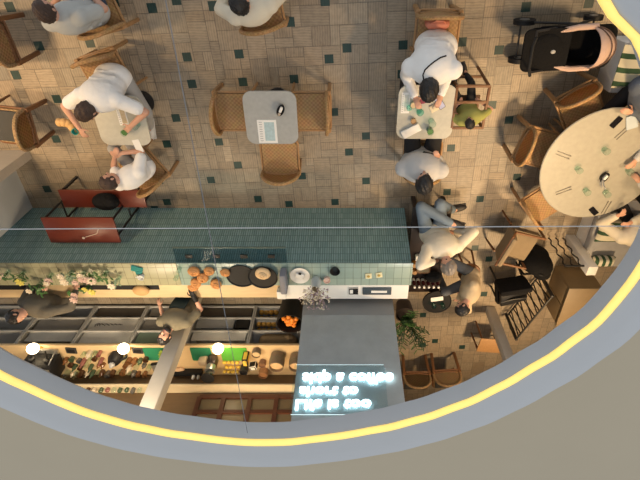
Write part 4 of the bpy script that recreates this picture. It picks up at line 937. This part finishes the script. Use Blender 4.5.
q = P(434, 108, .76); bm = bmn(); box(bm, (0, 0, .012), (.10, .09, .018), Matrix.Rotation(.5, 3, 'Z'), .008); ell(bm, (.01, .01, .025), (.04, .03, .02)); solo('napkin', bm, M('cream_napkin', (.75, .64, .45), .8), 'crumpled cream napkin beside the lit phone', 'napkin', (q.x, q.y, .7505))
q = P(411, 131, .77); bm = bmn(); box(bm, (0, 0, .02), (.24, .11, .03), None, .014); box(bm, (.02, .02, .04), (.17, .07, .02), None, .009); solo('napkin', bm, PAPER, 'large folded white napkin at the lower left of the drinks table', 'napkin', (q.x, q.y, .7505), R(30))
q = P(68, 126, .8)
bm = bmn(); rd = random.Random(2)
for kx in range(5): ell(bm, (-.10+.05*kx, .03*math.sin(kx), .05+.01*(kx % 2)), (.05, .055, .05), n=2)
solo('croissant', bm, M('golden_pastry', (.66, .40, .16), .6, var=.25), 'golden croissant held over the left edge of the stone table', 'pastry', (q.x, q.y, .74), R(-25))
for i, (px, py, rz, lab) in enumerate(((563, 155, -20, 'cutlery pair at the upper left of the round table'), (563, 191, 25, 'cutlery pair at the lower left of the round table'), (622, 133, 55, 'cutlery pair beside the upper black phone'), (606, 208, 80, 'cutlery pair beside the lower black phone'))):
    q = P(px, py, .755); bm = bmn()
    for s in (-1, 1): box(bm, (.0, s*.02, .004), (.19, .006, .005)); ell(bm, (.09, s*.02, .004), (.025, .009, .004))
    solo('cutlery', bm, M('dark_steel', (.16, .15, .14), .4, metal=.5), lab, 'cutlery', (q.x, q.y, .7505), R(rz), 'cutlery pairs on the round table')
q = P(632, 122, .76); bm = bmn(); box(bm, (0, 0, .01), (.14, .18, .018), None, .008); solo('napkin', bm, M('pale_blue_cloth', (.45, .52, .58), .8), 'pale blue napkin on the round table at the right rim', 'napkin', (q.x, q.y, .7505), R(20))
# coral bag on the chair
bm = bmn(); box(bm, (0, 0, .09), (.27, .10, .17), None, .045, seg=3); tube(bm, [(-.08, .02, .17), (-.04, .05, .25), (.04, .05, .25), (.08, .02, .17)], .01); tube(bm, [(-.10, -.05, .12), (.0, -.058, .10), (.10, -.05, .13)], .008)
q = CH.location; cc = at(437, 34, .45)
solo('handbag', bm, M('coral_leather', (.58, .20, .13), .55, bump=.3, bscale=20), 'coral pink handbag on the chair behind the man in white', 'bag', (cc[0]-.03, cc[1]+.13, .456))

# ---------------------------------------------------------------- stroller
q = P(566, 47, .55)
t = thing('stroller', 'black and blush pink stroller parked above the round table', 'stroller', (q.x, q.y, 0), R(3))
PINK = M('blush_fabric', (.52, .37, .31), .85, bump=.4, bscale=30)
bm = bmn()
for sy in (-1, 1): tube(bm, [(-.50, sy*.2, .92), (-.43, sy*.22, .72), (.1, sy*.23, .5), (.45, sy*.20, .14)], .014); tube(bm, [(-.42, sy*.22, .14), (0, sy*.23, .42), (.3, sy*.23, .62)], .014)
tube(bm, [(-.42, -.22, .14), (-.42, .22, .14)], .012); tube(bm, [(.45, -.2, .14), (.45, .2, .14)], .012); part('frame', bm, BLACK, t)
bm = bmn(); tube(bm, [(-.50, -.2, .92), (-.53, -.12, .94), (-.53, .12, .94), (-.50, .2, .92)], .018); part('handle', bm, BLACKP, t)
for x, r in ((-.38, .13), (.45, .11)):
    for sy in (-1, 1):
        bm = bmn(); cyl(bm, (x, sy*.22-.025, r), (x, sy*.22+.025, r), r, n=24); w = part('wheel', bm, BLACKP, t)
        bm = bmn(); cyl(bm, (x, sy*.22-.028, r), (x, sy*.22+.028, r), r*.45, n=16); part('hub', bm, STEEL, w)
# open tub
bm = bmn(); outer = rrect(1.04, .48, .12, 6); inner = rrect(.94, .38, .1, 6); k = len(outer)
ra = [bm.verts.new((x*.8, y*.8, .38)) for x, y in outer]; rb = [bm.verts.new((x, y, .62)) for x, y in outer]; rc = [bm.verts.new((x, y, .62)) for x, y in inner]; rdn = [bm.verts.new((x*.85, y*.85, .44)) for x, y in inner]
for A, B in ((ra, rb), (rb, rc), (rc, rdn)):
    for i in range(k): bm.faces.new((A[i], A[(i+1) % k], B[(i+1) % k], B[i]))
bm.faces.new(ra[::-1]); bm.faces.new(rdn); part('seat_tub', bm, BLACKF, t)
for sy in (-1, 1):
    bm = bmn(); tube(bm, [(-.14, sy*.19, .635), (.05, sy*.225, .65), (.27, sy*.225, .64)], .032); part('side_band', bm, PINK, t)
bm = bmn(); prism(bm, rrect(.52, .46, .07, 5), .63, .665); ell(bm, (-.0, 0, .665), (.19, .18, .03), n=3)
o = part('foot_cover', bm, BLACKF, t); o.location = (-.27, 0, 0)
bm = bmn(); ell(bm, (-.2, -.01, .70), (.028, .022, .006), n=2); part('emblem', bm, GREYP, t)
bm = bmn(); NR2 = 14; prev = None
for j in range(9):      # ribbed hood
    a = R(-4+ j*11); row = []
    for i in range(NR2+1):
        b = math.pi*i/NR2; rr = .25*(1 if j % 2 else .93)
        row.append(bm.verts.new((.22+rr*math.sin(b)*math.cos(a)*1.15, -.225*math.cos(b), .62+rr*math.sin(b)*math.sin(a)*1.1)))
    if prev:
        for i in range(NR2): bm.faces.new((prev[i], prev[i+1], row[i+1], row[i]))
    prev = row
bmesh.ops.remove_doubles(bm, verts=bm.verts, dist=.002)
bmesh.ops.solidify(bm, geom=bm.faces[:], thickness=.012); part('canopy', bm, PINK, t)
for j in (1.5, 3.5, 5.5):
    a = R(-4+11*j); bm = bmn(); tube(bm, [(.22+.252*math.sin(math.pi*i/14)*math.cos(a)*1.15, -.228*math.cos(math.pi*i/14), .62+.252*math.sin(math.pi*i/14)*math.sin(a)*1.1) for i in range(15)], .006, 6); part('canopy_seam', bm, M('taupe_seam', (.12, .075, .06), .9), t)
bm = bmn(); box(bm, (.05, 0, .22), (.55, .34, .14), None, .05); part('basket', bm, BLACKF, t)
# ---------------------------------------------------------------- bench, cushions and railing on the right
t = thing('banquette', 'pale grey bench with white end post behind the round table', 'bench', (0, 0, 0))
bx0 = P(569, 238, 0).x+.08
bm = bmn(); boxx(bm, bx0, bx0+1.3, -4.55, -3.55, .30, .42, .03); part('seat', bm, M('grey_cushion', (.33, .33, .34), .85, bump=.2), t)
bm = bmn(); boxx(bm, bx0+.02, bx0+1.28, -4.53, -3.57, 0, .30); part('base', bm, WHITE, t, smooth=False)
bm = bmn(); boxx(bm, bx0-.15, bx0-.005, -4.36, -4.20, 0, .86, .008); part('end_post', bm, WHITE, t)
def cushion(px, py, w, d, m, label, z=.42, rz=0, tilt=0, fixed=None):
    q = P(px, py, z+.12); bm = bmn(); bmesh.ops.create_grid(bm, x_segments=14, y_segments=14, size=1)
    top = bm.verts[:]; r = bmesh.ops.extrude_face_region(bm, geom=bm.faces[:]); ups = [v for v in r['geom'] if isinstance(v, bmesh.types.BMVert)]
    for v in bm.verts:
        x, y = v.co.x, v.co.y; h = .075*((1-x**4)*(1-y**4))**.6+.006; s = 1-.05*(1-abs(x*y))*0
        pin = 1-.07*(1-abs(y)**2) if abs(x) > .99 else 1
        v.co = V((x*w/2, y*d/2, h if v in ups else -h))
    loc = fixed or (q.x, q.y, z+.082)
    o = solo('cushion', bm, m, label, 'cushion', loc, rz); o.rotation_euler = (tilt, 0, rz); return o
ST1 = stripes('striped_fabric', (.62, .58, .44), (.03, .075, .035), 'Y', 6.2, .62); ST2 = stripes('striped_fabric_fine', (.66, .63, .52), (.03, .085, .04), 'X', 10, .5)
cushion(592, 232, .5, .42, ST1, 'large cushion with wide green stripes on the grey bench', z=.42, tilt=0, fixed=(bx0+.27, -3.78, .503))
cushion(606, 258, .34, .16, ST2, 'small white cushion with narrow green stripes on the grey bench', z=.42, fixed=(P(606, 258, .5).x-.03, -4.36, .503))
qx = P(634, 69, .5)
t = thing('banquette', 'bench end with green striped seat in the upper right corner', 'bench', (qx.x+.25, qx.y-.02, 0))
bm = bmn(); box(bm, (0, 0, .2), (.8, .6, .4), None, .02); part('base', bm, WHITE, t)
cushion(625, 74, .75, .5, ST1, 'green striped seat cushion in the upper right corner beside the stroller', fixed=(qx.x+.18, qx.y+.02, .483))
# iron railing with wavy balusters
A, B = P(547, 238), P(565, 237)
t = thing('railing', 'short black iron railing with wavy bars beside the white bench post', 'railing', (0, 0, 0))
bm = bmn(); tube(bm, [(A.x, A.y, .74), (B.x+.1, A.y, .74)], .016); part('top_rail', bm, BLACK, t)
for kx in range(4):
    x = A.x+.02+(B.x+.06-A.x)*kx/3; bm = bmn(); tube(bm, [(x+.022*math.sin(i*1.25), A.y, .74*i/15) for i in range(16)], .011, 6); part('baluster', bm, BLACK, t)
q0, q1 = P(556, 282, .62), P(592, 290, .62)
t = thing('cabinet', 'low tan cabinet with plain top behind the wavy railing', 'cabinet', (3.86, -5.24, 0))
bm = bmn(); box(bm, (0, 0, .3), (.54, .80, .6), None, .008); part('body', bm, M('tan_board', (.26, .185, .10), .6, var=.1), t, smooth=False)
bm = bmn(); box(bm, (0, 0, .615), (.57, .84, .03), None, .006); part('top', bm, M('tan_top', (.24, .175, .10), .55, var=.1), t)
for kx in (-1, 1):
    bm = bmn(); box(bm, (-.276, kx*.20, .3), (.012, .38, .5), None, .003); part('door', bm, MATS['tan_board'], t)
# black lattice railing
t = thing('lattice_railing', 'black iron lattice railing running down toward the right rim', 'railing', (0, 0, 0))
A, B = P(506, 314), P(539, 272)
A.z = B.z = 0; d = (B-A); n = 15
for z in (.06, .62):
    bm = bmn(); tube(bm, [A+V((0, 0, z)), B+V((0, 0, z))], .016); part('rail', bm, BLACK, t)
for kx in range(n+1):
    a = A+d*kx/n; bm = bmn(); tube(bm, [a+V((0, 0, .06)), a+d*.5/n*(1 if kx % 2 else -1)+V((0, 0, .33)), a+V((0, 0, .62))], .011, 6); part('baluster', bm, BLACK, t)
for p_ in (A, B):
    bm = bmn(); box(bm, p_+V((0, 0, .32)), (.045, .045, .64), None, .006); part('post', bm, BLACK, t)
# black coat over a chair, backpack
q = P(512, 294, .5)
t = thing('padded_chair', 'black padded chair with a coat over it next to the lattice railing', 'chair', (q.x, q.y, 0), R(12))
bm = bmn(); box(bm, (0, 0, .40), (.5, .5, .14), None, .05); part('seat', bm, BLACKF, t)
bm = bmn(); box(bm, (0, .24, .58), (.5, .1, .40), Matrix.Rotation(R(-10), 3, 'X'), .04); part('backrest', bm, BLACKF, t)
bm = bmn(); box(bm, (.02, -.02, .5), (.46, .36, .07), Matrix.Rotation(.15, 3, 'Y'), .03); tube(bm, [(-.2, -.1, .55), (.0, -.06, .56), (.22, -.08, .55)], .018); part('coat', bm, M('black_leather', (.014, .014, .015), .28), t)
for sx in (-1, 1):
    for sy in (-1, 1):
        bm = bmn(); cyl(bm, (sx*.21, sy*.21, .35), (sx*.22, sy*.22, 0), .018); part('leg', bm, BLACK, t)
q = P(539, 268, .5)
t = thing('backpack', 'black backpack with dangling straps in front of the tan cabinet', 'backpack', (q.x, q.y, .0), R(-20))
bm = bmn(); ell(bm, (0, 0, .32), (.29, .19, .32), n=3); ell(bm, (0, .12, .24), (.2, .1, .17), n=3); ell(bm, (.12, -.08, .45), (.15, .13, .15), n=3); part('body', bm, BLACKF, t)
for sx in (-1, 1):
    bm = bmn(); tube(bm, [(sx*.08, -.10, .56), (sx*.12, -.22, .45), (sx*.13, -.24, .25), (sx*.1, -.12, .08)], .018); part('strap', bm, BLACKP, t)
bm = bmn(); tube(bm, [(-.05, -.02, .59), (-.03, -.03, .65), (.03, -.03, .65), (.05, -.02, .59)], .012); part('grab_loop', bm, BLACKP, t)
bm = bmn(); box(bm, (.04, .03, .595), (.03, .06, .01), Matrix.Rotation(.4, 3, 'X')); part('buckle', bm, STEEL, t)
# ---------------------------------------------------------------- dark bench with bottles at the bar end
t = thing('bench', 'dark brown bench along the end of the teal bar, carrying bottles', 'bench', (0, 0, 0))
bm = bmn(); boxx(bm, .99, 1.56, -5.05, -3.42, .38, .45, .012); part('seat', bm, M('espresso_wood', (.022, .014, .012), .4), t)
for y in (-4.95, -3.52):
    for x in (1.05, 1.5):
        bm = bmn(); boxx(bm, x-.03, x+.03, y-.03, y+.03, 0, .38); part('leg', bm, MATS['espresso_wood'], t)
rdl = ['first', 'second', 'third', 'fourth', 'fifth', 'last']
b0_ = None
for i in range(6):
    q = P(413+4.7*i, 279, .46); 
    if b0_ is None:
        b0_ = thing('bottle', 'first white-capped bottle from the bar in the row on the dark bench', 'bottle', (q.x, q.y, .45), 0, 'white-capped bottles on the dark bench')
        bm = bmn(); lathe(bm, [(0, 0), (.026, 0), (.027, .03), (.027, .13), (.012, .17), (.011, .19), (0, .19)], n=16); part('body', bm, M('wine_red', (.06, .012, .016), .25), b0_)
        bm = bmn(); lathe(bm, [(.0275, .02), (.028, .06), (.0275, .08)], n=16); part('label_band', bm, WHITE, b0_)
        bm = bmn(); lathe(bm, [(0, .19), (.016, .19), (.018, .225), (0, .226)], n=14); part('cap', bm, WHITE, b0_)
    else: dup(b0_, (q.x, q.y, .45), 0, '%s white-capped bottle from the bar in the row on the dark bench' % rdl[i])
q = P(424, 258, .5); bm = bmn(); box(bm, (0, 0, .04), (.19, .11, .08), None, .02); solo('white_box', bm, WHITE, 'white box on the dark bench beside the person in the cream jumper', 'box', (q.x-.04, q.y, .45))
q = P(423, 267, .5)
t = thing('basket', 'brown woven basket on the dark bench behind the bottles', 'basket', (q.x, q.y, .45)); bm = bmn(); box(bm, (0, 0, .05), (.2, .16, .1), None, .015); part('body', bm, BURL, t); bm = bmn(); tube(bm, [(x, y, .1) for x, y in rrect(.2, .16, .03)], .008, 6, closed=True); part('rim', bm, WOODD, t)
for py, lab in ((264, 'amber jar on the dark bench nearest the white box'), (271, 'amber jar on the dark bench nearest the bottles')):
    q = P(413, py, .5); t = thing('jar', lab, 'jar', (q.x+.02, q.y, .45), 0, 'amber jars on the dark bench'); bm = bmn(); lathe(bm, [(0, 0), (.04, 0), (.045, .05), (.035, .09), (0, .09)], n=18); part('body', bm, M('amber_jar', (.40, .16, .03), .3), t); bm = bmn(); lathe(bm, [(0, .09), (.036, .09), (.036, .105), (0, .106)], n=18); part('lid', bm, WOOD, t)
bm = bmn(); ell(bm, (0, 0, .09), (.14, .10, .09), n=3); ell(bm, (.05, .04, .12), (.07, .06, .07)); tube(bm, [(-.1, .02, .12), (0, .1, .2), (.1, .02, .12)], .01)
q = P(441, 277, .55); solo('bag', bm, BLACKF, 'soft black bag at the end of the bottle row on the dark bench', 'bag', (1.40, q.y, .45))
q = P(469, 283, .4)
t = thing('stool', 'small dark stool under the person in the sand-coloured top', 'stool', (P(471, 278, .57).x, P(471, 278, .57).y, 0)); bm = bmn(); lathe(bm, [(0, .45), (.17, .45), (.18, .43), (.17, .41), (0, .41)], n=24); part('seat', bm, WOODD, t)
for kx in range(4):
    a = R(45+90*kx); bm = bmn(); cyl(bm, (.12*math.cos(a), .12*math.sin(a), .41), (.17*math.cos(a), .17*math.sin(a), 0), .016); part('leg', bm, WOODD, t)
# ---------------------------------------------------------------- potted palm
t = thing('potted_palm', 'dark green potted palm beside the grey wall', 'plant', (1.06, -5.72, 0))
bm = bmn(); lathe(bm, [(0, 0), (.13, 0), (.17, .30), (.15, .30), (.14, .26), (0, .26)], n=24); part('pot', bm, M('dark_clay', (.05, .035, .03), .7), t)
rd = random.Random(8)
for kx in range(26):
    a = rd.uniform(0, 6.28); L = rd.uniform(.3, .55); hh = rd.uniform(.5, 1.05); pts = []
    for i in range(7):
        s = i/6; pts.append(V((L*s**1.4*math.cos(a)*.62, L*s**1.4*math.sin(a)*.8, .26+hh*(s-.28*s*s))))
    bm = bmn(); tube(bm, pts, .005, 5)
    for i in range(1, 7):
        dr = (pts[i]-pts[i-1]).normalized(); sdv = dr.cross(V((0, 0, 1))); sdv = sdv.normalized() if sdv.length > .01 else V((1, 0, 0))
        for s in (-1, 1):
            tip = (dr*.5+sdv*s).normalized(); ell(bm, pts[i]+tip*.055, (.06, .011, .004), Matrix((tip, tip.cross(V((0, 0, 1))).normalized(), V((0, 0, 1)))).transposed(), 1)
    part('frond', bm, LEAFD if kx % 3 else LEAF, t)

# ---------------------------------------------------------------- lights
def area(loc, size, e, col, tgt=None, spread=None):
    L = bpy.data.lights.new('lamp', 'AREA'); L.energy = e; L.color = col; L.shape = 'DISK'; L.size = size
    o = bpy.data.objects.new('ceiling_light', L); COL.objects.link(o); o.location = loc
    d = (V(tgt)-V(loc)) if tgt else V((0, 0, -1)); o.rotation_euler = d.to_track_quat('-Z', 'Y').to_euler()
    if spread: L.spread = R(spread)
WARM = (1, .68, .36); NEUT = (1, .86, .68)
area((-4.9, -1.0, 3.6), .4, 30, WARM, (-4.1, -1.6, 0), 95)
area((-5.0, -2.4, 3.6), .4, 20, WARM, (-4.3, -2.5, 0), 95)
area((2.95, -3.3, 3.6), .4, 56, WARM, (2.1, -1.9, 0), 105)
area((4.4, -1.4, 3.6), .5, 38, WARM, (3.0, -1.6, 0), 110)
area((3.4, -5.8, 3.6), .5, 95, WARM, (2.2, -5.2, 0), 110)
area((-2.6, -5.0, 3.6), .4, 58, (1, .8, .55), (-2.8, -5.5, .8), 130)
area((-4.6, -5.2, 3.6), .4, 22, (1, .74, .45), (-4.4, -5.4, 1), 130)
area((1.9, -4.5, 3.6), .5, 26, (1, .95, .88), (.1, -4.0, 1), 130)
area((-1.2, -6.15, 3.6), .5, 26, WARM, (-1.4, -5.8, 1), 130)
w = bpy.data.worlds.new('world'); SC.world = w; w.use_nodes = True
w.node_tree.nodes['Background'].inputs['Color'].default_value = (.88, .94, 1, 1); w.node_tree.nodes['Background'].inputs['Strength'].default_value = .92
SC.view_settings.view_transform = 'Standard'; SC.view_settings.look = 'None'; SC.view_settings.gamma = 1; SC.view_settings.exposure = 0
SC.view_settings.use_curve_mapping = False
SC.cycles.max_bounces = 8; SC.cycles.transparent_max_bounces = 16
